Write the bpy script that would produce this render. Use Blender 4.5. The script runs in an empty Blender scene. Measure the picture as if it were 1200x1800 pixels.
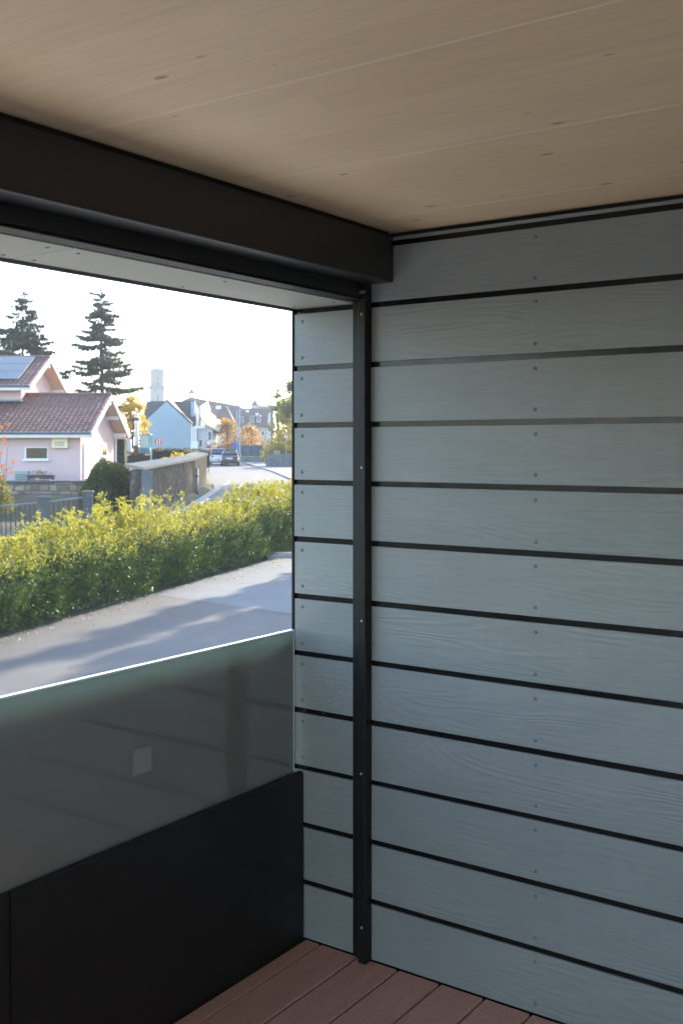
import bpy, math, random
import numpy as np
from mathutils import Vector
random.seed(7)
RNG = np.random.default_rng(7)
R = math.radians
S = bpy.context.scene
COL = S.collection

# ------------------------------------------------------------------ camera, sky, sun, exposure
EYE, F = 3.3, 1863.0
cd = bpy.data.cameras.new('camera')
cam = bpy.data.objects.new('camera', cd)
COL.objects.link(cam)
cam.location = (0, 0, EYE)
cam.rotation_euler = (R(90), 0, 0)
cd.sensor_fit = 'AUTO'
cd.sensor_width = 36
cd.lens = F / 1800 * 36
cd.shift_y = -115 / 1800
cd.clip_start = .05
cd.clip_end = 9000
cd.dof.use_dof = True
cd.dof.focus_distance = 4.2
cd.dof.aperture_fstop = 7.0
S.camera = cam

SUN_AZ, SUN_EL = 22.0, 25.0          # degrees right of the view direction, above the horizon
w = bpy.data.worlds.new('World')
S.world = w
w.use_nodes = True
nt = w.node_tree
sky = nt.nodes.new('ShaderNodeTexSky')
sky.sky_type = 'NISHITA'
sky.sun_disc = False
sky.sun_elevation = R(SUN_EL)
sky.sun_rotation = R(SUN_AZ)
sky.altitude = 400
sky.air_density = 1.0
sky.dust_density = 1.0
sky.ozone_density = 1.3
nt.links.new(sky.outputs[0], nt.nodes['Background'].inputs[0])
nt.nodes['Background'].inputs[1].default_value = 0.15
sl = bpy.data.lights.new('sun', 'SUN')
sl.energy = 2.2
sl.angle = R(0.6)
sl.color = (1, .86, .67)
sun = bpy.data.objects.new('sun', sl)
COL.objects.link(sun)
sdir = Vector((math.sin(R(SUN_AZ)) * math.cos(R(SUN_EL)), math.cos(R(SUN_AZ)) * math.cos(R(SUN_EL)), math.sin(R(SUN_EL))))
sun.rotation_euler = (-sdir).to_track_quat('-Z', 'Y').to_euler()
sun.location = (20, 20, 40)
S.view_settings.view_transform = 'Standard'
S.view_settings.look = 'None'
S.view_settings.exposure = 2.45
S.view_settings.gamma = 1
S.view_settings.use_curve_mapping = False
S.cycles.use_denoising = True
S.cycles.max_bounces = 12
S.cycles.diffuse_bounces = 10
S.cycles.sample_clamp_indirect = 8
S.cycles.volume_bounces = 1


# ------------------------------------------------------------------ helpers
def PX(x, y, Y):
    """point of the place seen at photo pixel x, y at distance Y"""
    return Vector(((x - 600) / F * Y, Y, EYE - (y - 785) / F * Y))


class NG:
    def __init__(s, name):
        s.m = bpy.data.materials.new(name)
        s.m.use_nodes = True
        s.t = s.m.node_tree
        s.b = s.t.nodes['Principled BSDF']
        s.out = s.t.nodes['Material Output']
        s._c = None

    def n(s, kind, **kw):
        nd = s.t.nodes.new('ShaderNode' + kind)
        for k, v in kw.items():
            setattr(nd, k, v)
        return nd

    def l(s, a, b):
        s.t.links.new(a, b)

    def coord(s):
        if s._c is None:
            s._c = s.n('TexCoord').outputs['Object']
        return s._c

    def mapping(s, scale, rand=False):
        mp = s.n('Mapping')
        mp.inputs['Scale'].default_value = scale
        s.l(s.coord(), mp.inputs['Vector'])
        if rand:
            oi = s.n('ObjectInfo')
            mu = s.n('Math', operation='MULTIPLY')
            mu.inputs[1].default_value = 37.0
            s.l(oi.outputs['Random'], mu.inputs[0])
            cb = s.n('CombineXYZ')
            for k in range(3):
                s.l(mu.outputs[0], cb.inputs[k])
            s.l(cb.outputs[0], mp.inputs['Location'])
        return mp.outputs[0]

    def noise(s, vec, scale, detail=4, rough=.55, dist=0):
        nz = s.n('TexNoise')
        nz.inputs['Scale'].default_value = scale
        nz.inputs['Detail'].default_value = detail
        nz.inputs['Roughness'].default_value = rough
        nz.inputs['Distortion'].default_value = dist
        s.l(vec, nz.inputs['Vector'])
        return nz.outputs['Fac']

    def ramp(s, fac, stops):
        r = s.n('ValToRGB')
        el = r.color_ramp.elements
        while len(el) < len(stops):
            el.new(.5)
        for e, (p, c) in zip(el, stops):
            e.position = p
            e.color = (*c, 1) if len(c) == 3 else c
        s.l(fac, r.inputs[0])
        return r.outputs[0]

    def mix(s, fac, a, b, mode='MIX'):
        m = s.n('Mix', data_type='RGBA', blend_type=mode)
        for sock, v in ((m.inputs[0], fac), (m.inputs[6], a), (m.inputs[7], b)):
            if isinstance(v, (int, float)):
                sock.default_value = v
            elif isinstance(v, tuple):
                sock.default_value = (*v, 1)
            else:
                s.l(v, sock)
        return m.outputs[2]

    def bump(s, h, strength, dist):
        b = s.n('Bump')
        b.inputs['Strength'].default_value = strength
        b.inputs['Distance'].default_value = dist
        s.l(h, b.inputs['Height'])
        s.l(b.outputs[0], s.b.inputs['Normal'])
        return b


def mat(name, c, c2=None, scale=3.0, rough=.6, metal=0.0, bump=0.0, bscale=40.0, bdist=.01, spec=.5, stretch=(1, 1, 1), rand=False, coat=0.0):
    g = NG(name)
    b = g.b
    b.inputs['Roughness'].default_value = rough
    b.inputs['Metallic'].default_value = metal
    b.inputs['Specular IOR Level'].default_value = spec
    b.inputs['Coat Weight'].default_value = coat
    c2 = c2 or tuple(x * .82 for x in c)
    v = g.mapping(stretch, rand)
    f = g.noise(v, scale, 5, .6)
    g.l(g.ramp(f, [(.3, c2), (.7, c)]), b.inputs['Base Color'])
    rr = g.n('MapRange')
    rr.inputs['To Min'].default_value = max(0, rough - .08)
    rr.inputs['To Max'].default_value = min(1, rough + .08)
    g.l(g.noise(v, scale * 4, 3), rr.inputs['Value'])
    g.l(rr.outputs[0], b.inputs['Roughness'])
    if bump:
        g.bump(g.noise(v, bscale, 4), bump, bdist)
    return g.m


def leaf_mat(name, cols, trans=(.3, .4, .05), tw=.45, rough=.4, spec=.4):
    """leaves: per-leaf colour, light passes through the blade"""
    g = NG(name)
    geo = g.n('NewGeometry')
    n = len(cols)
    c = g.ramp(geo.outputs['Random Per Island'], [(i / max(1, n - 1), k) for i, k in enumerate(cols)])
    g.l(c, g.b.inputs['Base Color'])
    g.b.inputs['Roughness'].default_value = rough
    g.b.inputs['Specular IOR Level'].default_value = spec
    tr = g.n('BsdfTranslucent')
    tc = g.mix(.75, c, trans)
    g.l(tc, tr.inputs[0])
    ms = g.n('MixShader')
    ms.inputs[0].default_value = tw
    g.l(g.b.outputs[0], ms.inputs[1])
    g.l(tr.outputs[0], ms.inputs[2])
    g.l(ms.outputs[0], g.out.inputs[0])
    return g.m


class MB:
    def __init__(s):
        s.v, s.f = [], []

    def add(s, vs, fs):
        o = len(s.v)
        s.v += [tuple(p) for p in vs]
        s.f += [tuple(i + o for i in q) for q in fs]
        return s

    def box(s, x0, x1, y0, y1, z0, z1):
        x0, x1 = min(x0, x1), max(x0, x1)
        y0, y1 = min(y0, y1), max(y0, y1)
        z0, z1 = min(z0, z1), max(z0, z1)
        return s.add([(x0, y0, z0), (x1, y0, z0), (x1, y1, z0), (x0, y1, z0), (x0, y0, z1), (x1, y0, z1), (x1, y1, z1), (x0, y1, z1)],
                     [(0, 3, 2, 1), (4, 5, 6, 7), (0, 1, 5, 4), (1, 2, 6, 5), (2, 3, 7, 6), (3, 0, 4, 7)])

    def rbox(s, c, sx, sy, sz, rz):
        """box centred at c, turned about z"""
        ca, sa = math.cos(rz), math.sin(rz)
        vs = []
        for dz in (-.5, .5):
            for dx, dy in ((-.5, -.5), (.5, -.5), (.5, .5), (-.5, .5)):
                x, y = dx * sx, dy * sy
                vs.append((c[0] + x * ca - y * sa, c[1] + x * sa + y * ca, c[2] + dz * sz))
        return s.add(vs, [(0, 3, 2, 1), (4, 5, 6, 7), (0, 1, 5, 4), (1, 2, 6, 5), (2, 3, 7, 6), (3, 0, 4, 7)])

    def hexa(s, p):
        """eight corners: four below, four above, in the order of box"""
        return s.add(p, [(0, 3, 2, 1), (4, 5, 6, 7), (0, 1, 5, 4), (1, 2, 6, 5), (2, 3, 7, 6), (3, 0, 4, 7)])

    def quad(s, *p):
        return s.add(p, [tuple(range(len(p)))])

    def prism(s, poly, vec):
        """polygon pushed along vec"""
        n = len(poly)
        a = [Vector(p) for p in poly]
        b = [p + Vector(vec) for p in a]
        return s.add(a + b, [tuple(range(n))[::-1], tuple(range(n, 2 * n))] + [(i, (i + 1) % n, n + (i + 1) % n, n + i) for i in range(n)])

    def tube(s, pts, r, n=8, cap=True):
        pts = [Vector(p) for p in pts]
        rs = r if isinstance(r, (list, tuple)) else [r] * len(pts)
        o = len(s.v)
        for i, p in enumerate(pts):
            d = (pts[min(i + 1, len(pts) - 1)] - pts[max(i - 1, 0)]).normalized()
            up = Vector((0, 0, 1)) if abs(d.z) < .9 else Vector((0, 1, 0))
            e1 = d.cross(up).normalized()
            e2 = d.cross(e1)
            for k in range(n):
                a = 2 * math.pi * k / n
                s.v.append(tuple(p + (e1 * math.cos(a) + e2 * math.sin(a)) * rs[i]))
        for i in range(len(pts) - 1):
            for k in range(n):
                k2 = (k + 1) % n
                s.f.append((o + i * n + k, o + i * n + k2, o + (i + 1) * n + k2, o + (i + 1) * n + k))
        if cap:
            s.f.append(tuple(o + k for k in range(n))[::-1])
            s.f.append(tuple(o + (len(pts) - 1) * n + k for k in range(n)))
        return s

    def pyramid(s, x0, x1, y0, y1, z0, z1):
        cx, cy = (x0 + x1) / 2, (y0 + y1) / 2
        return s.add([(x0, y0, z0), (x1, y0, z0), (x1, y1, z0), (x0, y1, z0), (cx, cy, z1)], [(0, 3, 2, 1), (0, 1, 4), (1, 2, 4), (2, 3, 4), (3, 0, 4)])

    def build(s, name, m, parent=None, smooth=False, bevel=0.0, seg=2):
        me = bpy.data.meshes.new(name)
        me.from_pydata(s.v, [], s.f)
        me.update()
        return link(name, me, m, parent, smooth, bevel, seg)


def link(name, me, m, parent=None, smooth=False, bevel=0.0, seg=2):
    o = bpy.data.objects.new(name, me)
    if m:
        me.materials.append(m)
    if smooth:
        me.polygons.foreach_set('use_smooth', [True] * len(me.polygons))
    COL.objects.link(o)
    if parent:
        o.parent = parent
    if bevel:
        b = o.modifiers.new('bevel', 'BEVEL')
        b.width = bevel
        b.segments = seg
        b.limit_method = 'ANGLE'
    return o


def np_mesh(name, v, f, m, parent=None, smooth=False):
    """v (n,3), f (k,4) as one mesh"""
    me = bpy.data.meshes.new(name)
    me.vertices.add(len(v))
    me.vertices.foreach_set('co', np.asarray(v, np.float32).ravel())
    k = f.shape[1]
    me.loops.add(f.size)
    me.loops.foreach_set('vertex_index', f.ravel().astype(np.int32))
    me.polygons.add(len(f))
    me.polygons.foreach_set('loop_start', np.arange(0, f.size, k, dtype=np.int32))
    me.update(calc_edges=True)
    return link(name, me, m, parent, smooth)


def tag(o, label=None, cat=None, group=None, kind=None):
    if label: o['label'] = label
    if cat: o['category'] = cat
    if group: o['group'] = group
    if kind: o['kind'] = kind
    return o


def thing(name, label, cat, loc=(0, 0, 0), rz=0.0, group=None, kind=None):
    o = bpy.data.objects.new(name, None)
    o.empty_display_size = .2
    COL.objects.link(o)
    o.location = loc
    o.rotation_euler = (0, 0, rz)
    return tag(o, label, cat, group, kind)


def unit(a):
    return a / np.maximum(np.linalg.norm(a, axis=1, keepdims=True), 1e-9)


def leaves(c, axis, ln, wd, seed=0):
    """rhombic leaf blades: base point c, direction axis, length ln, width wd"""
    rg = np.random.default_rng(seed)
    n = len(c)
    a = unit(axis)
    t = unit(np.cross(a, rg.normal(size=(n, 3))))
    nn = np.cross(a, t)
    ln = np.broadcast_to(np.asarray(ln, float), (n,))[:, None]
    wd = np.broadcast_to(np.asarray(wd, float), (n,))[:, None]
    mid = c + a * ln * .42
    tip = c + a * ln - nn * ln * .08
    v = np.stack([c, mid + t * wd * .5 + nn * wd * .12, tip, mid - t * wd * .5 + nn * wd * .12], 1).reshape(-1, 3)
    f = np.arange(4 * n).reshape(n, 4)
    return v, f


def rot2(x, y, a):
    return x * math.cos(a) - y * math.sin(a), x * math.sin(a) + y * math.cos(a)


def smooth(a, b, x):
    t = min(1, max(0, (x - a) / (b - a)))
    return t * t * (3 - 2 * t)


def interp(tab, x):
    if x <= tab[0][0]: return tab[0][1]
    for (a, u), (b, v) in zip(tab, tab[1:]):
        if x <= b:
            return u + (v - u) * (x - a) / (b - a)
    return tab[-1][1]


# ------------------------------------------------------------------ terrain functions
GT = [(-60, 0), (33, 0), (36, .25), (41, .68), (62, .95), (108, 1.56), (150, 1.7), (9000, 1.7)]
LEFT = [(-40, -20), (0, -15), (20, -11.4), (33, -8.9), (39, -6.95), (45, -6.6), (54, -6.95), (60, -7.15), (72, -8.9), (90, -12.2), (108, -16.5), (125, -24), (150, -42)]
RIGHT = [(-40, -17), (0, -11), (15, -8.4), (20, -6.9), (32, -3.2), (45, -1.3), (57, -1.5), (72, -3.55), (85, -5.5), (108, -9.85), (125, -16), (150, -33)]


def gz(Y):
    return interp(GT, Y)


def ground_z(X, Y):
    z = gz(Y)
    l = interp(LEFT, Y)
    if Y > 40.5 and X < l - .75:
        hi = 1.45 + smooth(56, 70, Y) * .75
        z = max(z, hi)
    return z


# ------------------------------------------------------------------ materials
def board_material():
    g = NG('cement_board')
    v = g.mapping((1.0, 1, 13), True)
    wv = g.noise(v, 2.6, 7, .68, 2.2)
    v2 = g.mapping((3.0, 1, 60), True)
    fine = g.noise(v2, 3.0, 4, .65, .6)
    # cedar cathedrals: contour lines of a stretched noise
    ring = g.noise(g.mapping((.55, 1, 4.2), True), 1.5, 2, .45, .3)
    m1 = g.n('Math', operation='MULTIPLY'); g.l(ring, m1.inputs[0]); m1.inputs[1].default_value = 150.0
    m2 = g.n('Math', operation='SINE'); g.l(m1.outputs[0], m2.inputs[0])
    msk = g.ramp(g.noise(g.mapping((.8, 1, 2.5), True), 2.2, 2, .5), [(.42, (.04, .04, .04)), (.62, (.5, .5, .5))])
    m3 = g.n('Math', operation='MULTIPLY'); g.l(m2.outputs[0], m3.inputs[0]); g.l(msk, m3.inputs[1])
    h = g.n('Math', operation='ADD'); g.l(m3.outputs[0], h.inputs[0]); g.l(wv, h.inputs[1])
    h2 = g.n('Math', operation='MULTIPLY_ADD')
    g.l(fine, h2.inputs[0])
    h2.inputs[1].default_value = .7
    g.l(h.outputs[0], h2.inputs[2])
    g.bump(h2.outputs[0], .5, .0016)
    big = g.noise(g.mapping((1, 1, 2.4), True), 2.2, 5, .65)
    c = g.ramp(big, [(.3, (.197, .217, .211)), (.7, (.238, .259, .250))])
    c = g.mix(.22, c, g.ramp(fine, [(.35, (.19, .196, .19)), (.65, (.30, .306, .296))]))
    oi = g.n('ObjectInfo')
    c = g.mix(1.0, c, g.ramp(oi.outputs['Random'], [(0, (.95, .955, .955)), (.5, (1, 1, 1)), (1, (1.04, 1.035, 1.02))]), 'MULTIPLY')
    drip = g.noise(g.mapping((7, 1, .5), True), 2.0, 4, .6)
    c = g.mix(g.ramp(drip, [(.5, (0, 0, 0)), (.75, (.12, .12, .12))]), c, (.33, .325, .30))
    spots = g.noise(g.mapping((1, 1, 1), True), 60, 2, .5)
    c = g.mix(g.ramp(spots, [(.72, (0, 0, 0)), (.8, (.35, .35, .35))]), c, (.3, .3, .29))
    g.l(c, g.b.inputs['Base Color'])
    g.b.inputs['Roughness'].default_value = .5
    g.b.inputs['Specular IOR Level'].default_value = .45
    return g.m


def ceiling_material():
    g = NG('pale_spruce')
    sep = g.n('SeparateXYZ')
    g.l(g.coord(), sep.inputs[0])
    # lamellae of the glued panel
    dv = g.n('Math', operation='DIVIDE'); g.l(sep.outputs[1], dv.inputs[0]); dv.inputs[1].default_value = .1106
    fl = g.n('Math', operation='FLOOR'); g.l(dv.outputs[0], fl.inputs[0])
    wn0 = g.n('TexWhiteNoise', noise_dimensions='1D'); g.l(fl.outputs[0], wn0.inputs['W'])
    dx = g.n('Math', operation='MULTIPLY_ADD'); g.l(sep.outputs[0], dx.inputs[0]); dx.inputs[1].default_value = .55; g.l(wn0.outputs[0], dx.inputs[2])
    flx = g.n('Math', operation='FLOOR'); g.l(dx.outputs[0], flx.inputs[0])
    cb = g.n('CombineXYZ'); g.l(fl.outputs[0], cb.inputs[0]); g.l(flx.outputs[0], cb.inputs[1])
    wn = g.n('TexWhiteNoise', noise_dimensions='3D'); g.l(cb.outputs[0], wn.inputs['Vector'])
    lam = g.ramp(wn.outputs['Value'], [(0, (.74, .56, .335)), (.5, (.82, .63, .39)), (1, (.88, .69, .44))])
    grain = g.noise(g.mapping((1.1, 26, 1)), 3.0, 6, .6, .4)
    c = g.mix(.5, lam, g.ramp(grain, [(.32, (.66, .48, .29)), (.68, (.92, .715, .465))]))
    patch = g.noise(g.mapping((1.0, 2.2, 1)), 1.5, 3, .5)
    c = g.mix(.35, c, g.ramp(patch, [(.3, (.73, .55, .35)), (.7, (.83, .65, .43))]))
    # knots
    vo = g.n('TexVoronoi', feature='F1')
    vo.inputs['Scale'].default_value = 1.0
    vo.inputs['Randomness'].default_value = 1.0
    wob = g.mapping((8, 19, 0))
    nzd = g.n('TexNoise'); nzd.inputs['Scale'].default_value = 9; g.l(g.coord(), nzd.inputs['Vector'])
    ad = g.n('VectorMath', operation='MULTIPLY_ADD')
    g.l(nzd.outputs['Color'], ad.inputs[0]); ad.inputs[1].default_value = (.12, .12, 0); g.l(wob, ad.inputs[2])
    g.l(ad.outputs[0], vo.inputs['Vector'])
    keep = g.n('SeparateColor'); g.l(vo.outputs['Color'], keep.inputs[0])
    big = g.n('MapRange'); g.l(keep.outputs[0], big.inputs['Value'])
    big.inputs['From Min'].default_value = .45; big.inputs['From Max'].default_value = 1
    big.inputs['To Min'].default_value = 0; big.inputs['To Max'].default_value = .19
    dd = g.n('Math', operation='SUBTRACT'); g.l(big.outputs[0], dd.inputs[0]); g.l(vo.outputs['Distance'], dd.inputs[1])
    kf = g.ramp(dd.outputs[0], [(0, (0, 0, 0)), (.03, (.5, .5, .5)), (.08, (.8, .8, .8))])
    c = g.mix(kf, c, (.33, .23, .14))
    g.l(c, g.b.inputs['Base Color'])
    g.b.inputs['Roughness'].default_value = .55
    g.b.inputs['Specular IOR Level'].default_value = .3
    g.bump(grain, .12, .001)
    return g.m


def deck_material():
    g = NG('composite_decking')
    wave = g.n('TexWave', bands_direction='X')
    wave.inputs['Scale'].default_value = 30.0
    g.l(g.coord(), wave.inputs['Vector'])
    nz = g.noise(g.mapping((1, .25, 1), True), 14, 5, .65)
    sp = g.noise(g.mapping((1, .6, 1), True), 160, 2, .5)
    c = g.ramp(nz, [(.3, (.48, .245, .175)), (.7, (.60, .32, .235))])
    c = g.mix(.25, c, g.ramp(sp, [(.35, (.28, .135, .10)), (.65, (.60, .33, .25))]))
    g.l(c, g.b.inputs['Base Color'])
    g.b.inputs['Roughness'].default_value = .62
    g.bump(wave.outputs['Fac'], .55, .0016)
    return g.m


def glass_material():
    """milky grey balcony glass"""
    g = NG('milky_grey_glass')
    nz = g.noise(g.mapping((1, 1, 1)), 4, 3)
    g.l(g.ramp(nz, [(.3, (.235, .228, .212)), (.7, (.265, .257, .24))]), g.b.inputs['Base Color'])
    g.b.inputs['Roughness'].default_value = .05
    g.b.inputs['IOR'].default_value = 1.5
    g.b.inputs['Specular IOR Level'].default_value = .85
    tr = g.n('BsdfTranslucent')
    g.b.inputs['Coat Weight'].default_value = 1.0
    g.b.inputs['Coat Roughness'].default_value = .03
    tr.inputs[0].default_value = (.60, .78, .72, 1)
    ms = g.n('MixShader'); ms.inputs[0].default_value = .33
    g.l(g.b.outputs[0], ms.inputs[1]); g.l(tr.outputs[0], ms.inputs[2])
    g.l(ms.outputs[0], g.out.inputs[0])
    return g.m


def asphalt(name, c, spots=True):
    g = NG(name)
    big = g.noise(g.mapping((1, 1, 1)), .55, 7, .65)
    mid = g.noise(g.mapping((1, 1, 1)), 3.0, 4, .6)
    fine = g.noise(g.mapping((1, 1, 1)), 90, 2, .6)
    d = tuple(x * .78 for x in c); u = tuple(x * 1.2 for x in c)
    col = g.ramp(big, [(.35, tuple(x * .68 for x in c)), (.65, tuple(x * 1.3 for x in c))])
    col = g.mix(.4, col, g.ramp(mid, [(.3, d), (.7, u)]))
    col = g.mix(.4, col, g.ramp(fine, [(.3, tuple(x * .6 for x in c)), (.7, tuple(x * 1.45 for x in c))]))
    if spots:
        st = g.noise(g.mapping((1, .5, 1)), 1.1, 3, .7)
        col = g.mix(g.ramp(st, [(.57, (0, 0, 0)), (.66, (.5, .5, .5))]), col, tuple(x * .55 for x in c))
    g.l(col, g.b.inputs['Base Color'])
    g.b.inputs['Roughness'].default_value = .78
    g.bump(fine, .5, .006)
    return g.m


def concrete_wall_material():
    """old cast concrete, shade painted into dark vertical runs, with pale blotches"""
    g = NG('shaded_old_concrete')
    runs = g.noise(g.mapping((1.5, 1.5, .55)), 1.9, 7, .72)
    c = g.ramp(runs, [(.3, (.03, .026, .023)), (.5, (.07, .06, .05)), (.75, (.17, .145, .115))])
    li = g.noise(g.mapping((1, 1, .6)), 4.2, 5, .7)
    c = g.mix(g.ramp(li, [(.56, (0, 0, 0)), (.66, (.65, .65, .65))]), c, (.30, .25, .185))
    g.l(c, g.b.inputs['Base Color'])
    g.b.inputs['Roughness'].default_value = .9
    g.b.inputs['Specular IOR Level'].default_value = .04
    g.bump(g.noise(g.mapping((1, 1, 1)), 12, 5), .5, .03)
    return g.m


M = {}
M['board'] = board_material()
M['ceiling'] = ceiling_material()
M['deck'] = deck_material()
M['glass'] = glass_material()
M['black_metal'] = mat('black_coated_metal', (.023, .0235, .0245), (.019, .0195, .0205), 30, .38, 0, .15, 400, .0005, .4)
M['bronze_metal'] = mat('dark_bronze_metal', (.011, .0098, .009), (.008, .0072, .0066), 20, .45, 0, .1, 300, .0005, .28)
M['joint'] = mat('joint_profile_metal', (.010, .0098, .0098), (.007, .0068, .0068), 15, .17, 0, 0, 1, .001, .27, (.3, 1, 1))
M['panel_dark'] = mat('dark_coated_panel', (.0115, .011, .0105), (.0095, .009, .0088), 8, .45, 0, .06, 600, .0004, .35)
M['steel'] = mat('stainless_steel', (.55, .55, .54), (.4, .4, .4), 60, .35, 1.0)
M['screw'] = mat('painted_screw', (.19, .195, .19), (.15, .155, .15), 80, .42, .2)
M['soffit'] = mat('pale_fibre_cement', (.40, .41, .355), (.35, .36, .31), 3, .6, 0, .1, 60, .002)
M['foam'] = mat('black_foam_seal', (.008, .008, .008), None, 30, .95)
M['edge'] = mat('polished_glass_edge', (.80, .88, .86), (.68, .80, .78), 10, .18, 0, 0, 1, .001, .8)
M['sticker'] = mat('grey_film', (.275, .27, .262), (.255, .252, .245), 30, .5)
M['strip'] = mat('pale_wood_strip', (.93, .81, .62), (.88, .75, .56), 12, .6, 0, 0, 1, .01, .3, (1, 6, 1))
M['plaster_in'] = mat('light_plaster', (.78, .76, .72), (.74, .72, .68), 3, .85, 0, .3, 120, .003)
M['slab'] = mat('raw_concrete', (.33, .32, .30), (.26, .25, .24), 2, .85, 0, .3, 40, .01)
M['render'] = mat('facade_render', (.5, .49, .46), (.44, .43, .40), 2, .9, 0, .3, 80, .006)

M['asphalt_dark'] = asphalt('dark_asphalt', (.084, .083, .082))
M['asphalt_light'] = asphalt('newer_pale_asphalt', (.115, .13, .142), False)
M['road'] = asphalt('road_asphalt', (.095, .092, .088))
M['pavement'] = asphalt('pavement_asphalt', (.16, .16, .16), False)
M['paint'] = mat('road_paint', (.72, .72, .70), (.5, .5, .48), 12, .7)
M['kerb'] = mat('kerb_concrete', (.40, .40, .39), (.30, .30, .29), 4, .85, 0, .3, 60, .01)
M['earth'] = mat('garden_earth', (.09, .075, .05), (.06, .07, .03), .6, .95, 0, .5, 8, .05)
M['bounce_paving'] = mat('bounce_concrete', (.46, .44, .40), (.38, .36, .33), 1.2, .85, 0, .3, 40, .01)
M['concrete_shaded'] = concrete_wall_material()  # shade on the near wall is put into this darker colour
M['concrete_lit'] = mat('sunlit_tan_concrete', (.33, .255, .17), (.17, .135, .095), 2.5, .9, 0, .4, 20, .02, .04, stretch=(1, 1, .3))  # sunlight on the far panel is put into this lighter tan
M['cap'] = mat('coping_concrete', (.33, .27, .19), (.23, .19, .14), 3, .88, 0, .4, 30, .02)
M['concrete_grey'] = mat('grey_concrete', (.19, .20, .205), (.12, .127, .13), 2.5, .9, 0, .4, 30, .02, .1)
def stone_material():
    g = NG('rubble_stone')
    oi = g.n('ObjectInfo')
    c = g.ramp(oi.outputs['Random'], [(0, (.13, .10, .075)), (.35, (.30, .22, .145)), (.7, (.42, .33, .225)), (1, (.22, .185, .155))])
    nz = g.noise(g.mapping((1, 1, 1), True), 7, 5, .65)
    c = g.mix(g.ramp(nz, [(.4, (0, 0, 0)), (.7, (.6, .6, .6))]), c, (.13, .11, .09))
    g.l(c, g.b.inputs['Base Color'])
    g.b.inputs['Roughness'].default_value = .9
    g.bump(nz, .5, .03)
    return g.m


M['stone'] = stone_material()
M['post_concrete'] = mat('stained_post_concrete', (.13, .13, .13), (.075, .075, .077), 4, .9, 0, .4, 30, .02, .1)
M['mortar'] = mat('old_mortar', (.25, .22, .18), (.17, .15, .125), 5, .95, 0, .5, 30, .02)
M['coping_dark'] = mat('dark_coping_stone', (.13, .125, .12), (.08, .078, .075), 4, .9, 0, .5, 25, .03)
M['iron'] = mat('dark_iron', (.03, .028, .027), None, 10, .6)
M['rail_grey'] = mat('galvanised_rail', (.30, .31, .31), (.22, .23, .23), 10, .45, .5)

M['pink'] = mat('pale_pink_render', (.66, .475, .455), (.60, .43, .415), 1.2, .9, 0, .25, 60, .008)
M['tile'] = mat('brown_clay_tile', (.20, .098, .075), (.12, .062, .052), 2.3, .7, 0, .3, 40, .01)
M['fascia'] = mat('cream_fascia_paint', (.74, .68, .60), (.66, .6, .52), 3, .6)
M['cream'] = mat('cream_yellow_paint', (.84, .74, .50), (.78, .68, .45), 3, .6)
M['soffit_wood'] = mat('cream_eaves_boarding', (.68, .52, .40), (.60, .45, .34), 3, .7, stretch=(1, 8, 1))
M['white'] = mat('white_paint', (.80, .79, .77), (.72, .71, .69), 4, .55)
M['window'] = mat('dark_window_glass', (.075, .052, .034), (.045, .032, .022), 2.5, .12, 0, 0, 1, .01, .3)
M['solar'] = mat('solar_glass', (.10, .115, .12), (.08, .092, .097), 1, .35, 0, 0, 1, .01, .6)
M['zinc'] = mat('zinc_flashing', (.16, .17, .19), (.12, .13, .14), 3, .5, .5)
M['ac'] = mat('grey_green_casing', (.28, .36, .34), (.22, .29, .27), 4, .55)
M['planter'] = mat('dark_planter', (.05, .052, .06), None, 4, .6)
M['green_logo'] = mat('green_badge', (.10, .18, .06), None, 20, .6)

M['hedge'] = leaf_mat('hedge_leaf', [(.010, .030, .012), (.018, .045, .015), (.03, .064, .018), (.05, .082, .02)], (.20, .36, .04), .25, .45, .3)
M['hedge_tip'] = leaf_mat('sunlit_young_leaf', [(.06, .095, .02), (.10, .125, .022), (.15, .155, .03)], (.76, .70, .07), .46, .4, .35)  # young growth, with the sun glow of the tops painted into its yellow
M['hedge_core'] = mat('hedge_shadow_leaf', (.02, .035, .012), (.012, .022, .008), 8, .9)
M['twig'] = mat('brown_twig', (.10, .075, .045), (.06, .045, .03), 12, .85)
M['bark'] = mat('tree_bark', (.085, .07, .055), (.05, .042, .035), 6, .95, 0, .6, 12, .05)
M['spruce'] = leaf_mat('spruce_needle', [(.018, .032, .016), (.03, .045, .02), (.045, .055, .025)], (.10, .11, .03), .25, .6, .3)
M['topiary'] = leaf_mat('clipped_box_leaf', [(.03, .05, .014), (.05, .075, .02), (.085, .095, .025)], (.3, .28, .04), .34, .5, .3)
M['yellow_tree'] = leaf_mat('yellow_autumn_leaf', [(.10, .11, .015), (.32, .24, .02), (.50, .34, .03), (.55, .30, .03)], (.85, .6, .05), .5, .5, .3)
M['orange_tree'] = leaf_mat('orange_autumn_leaf', [(.13, .12, .02), (.30, .19, .03), (.40, .22, .05), (.40, .17, .05)], (.70, .42, .10), .4, .5, .3)
M['green_tree'] = leaf_mat('green_tree_leaf', [(.03, .055, .015), (.05, .075, .02), (.085, .10, .025)], (.3, .32, .04), .4, .5, .3)
M['olive_tree'] = leaf_mat('olive_tree_leaf', [(.07, .085, .02), (.11, .11, .025), (.16, .14, .03)], (.45, .42, .06), .45, .5, .3)
M['dark_hedge'] = leaf_mat('dark_hedge_leaf', [(.015, .03, .012), (.025, .045, .016), (.035, .06, .02)], (.12, .16, .03), .25, .5, .3)
M['yellow_shrub'] = leaf_mat('yellow_shrub_leaf', [(.35, .25, .02), (.55, .40, .03), (.62, .42, .02)], (.85, .65, .05), .4, .5, .3)
M['flower'] = leaf_mat('orange_petal', [(.6, .16, .03), (.65, .24, .03)], (.8, .3, .04), .3, .6, .2)
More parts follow.
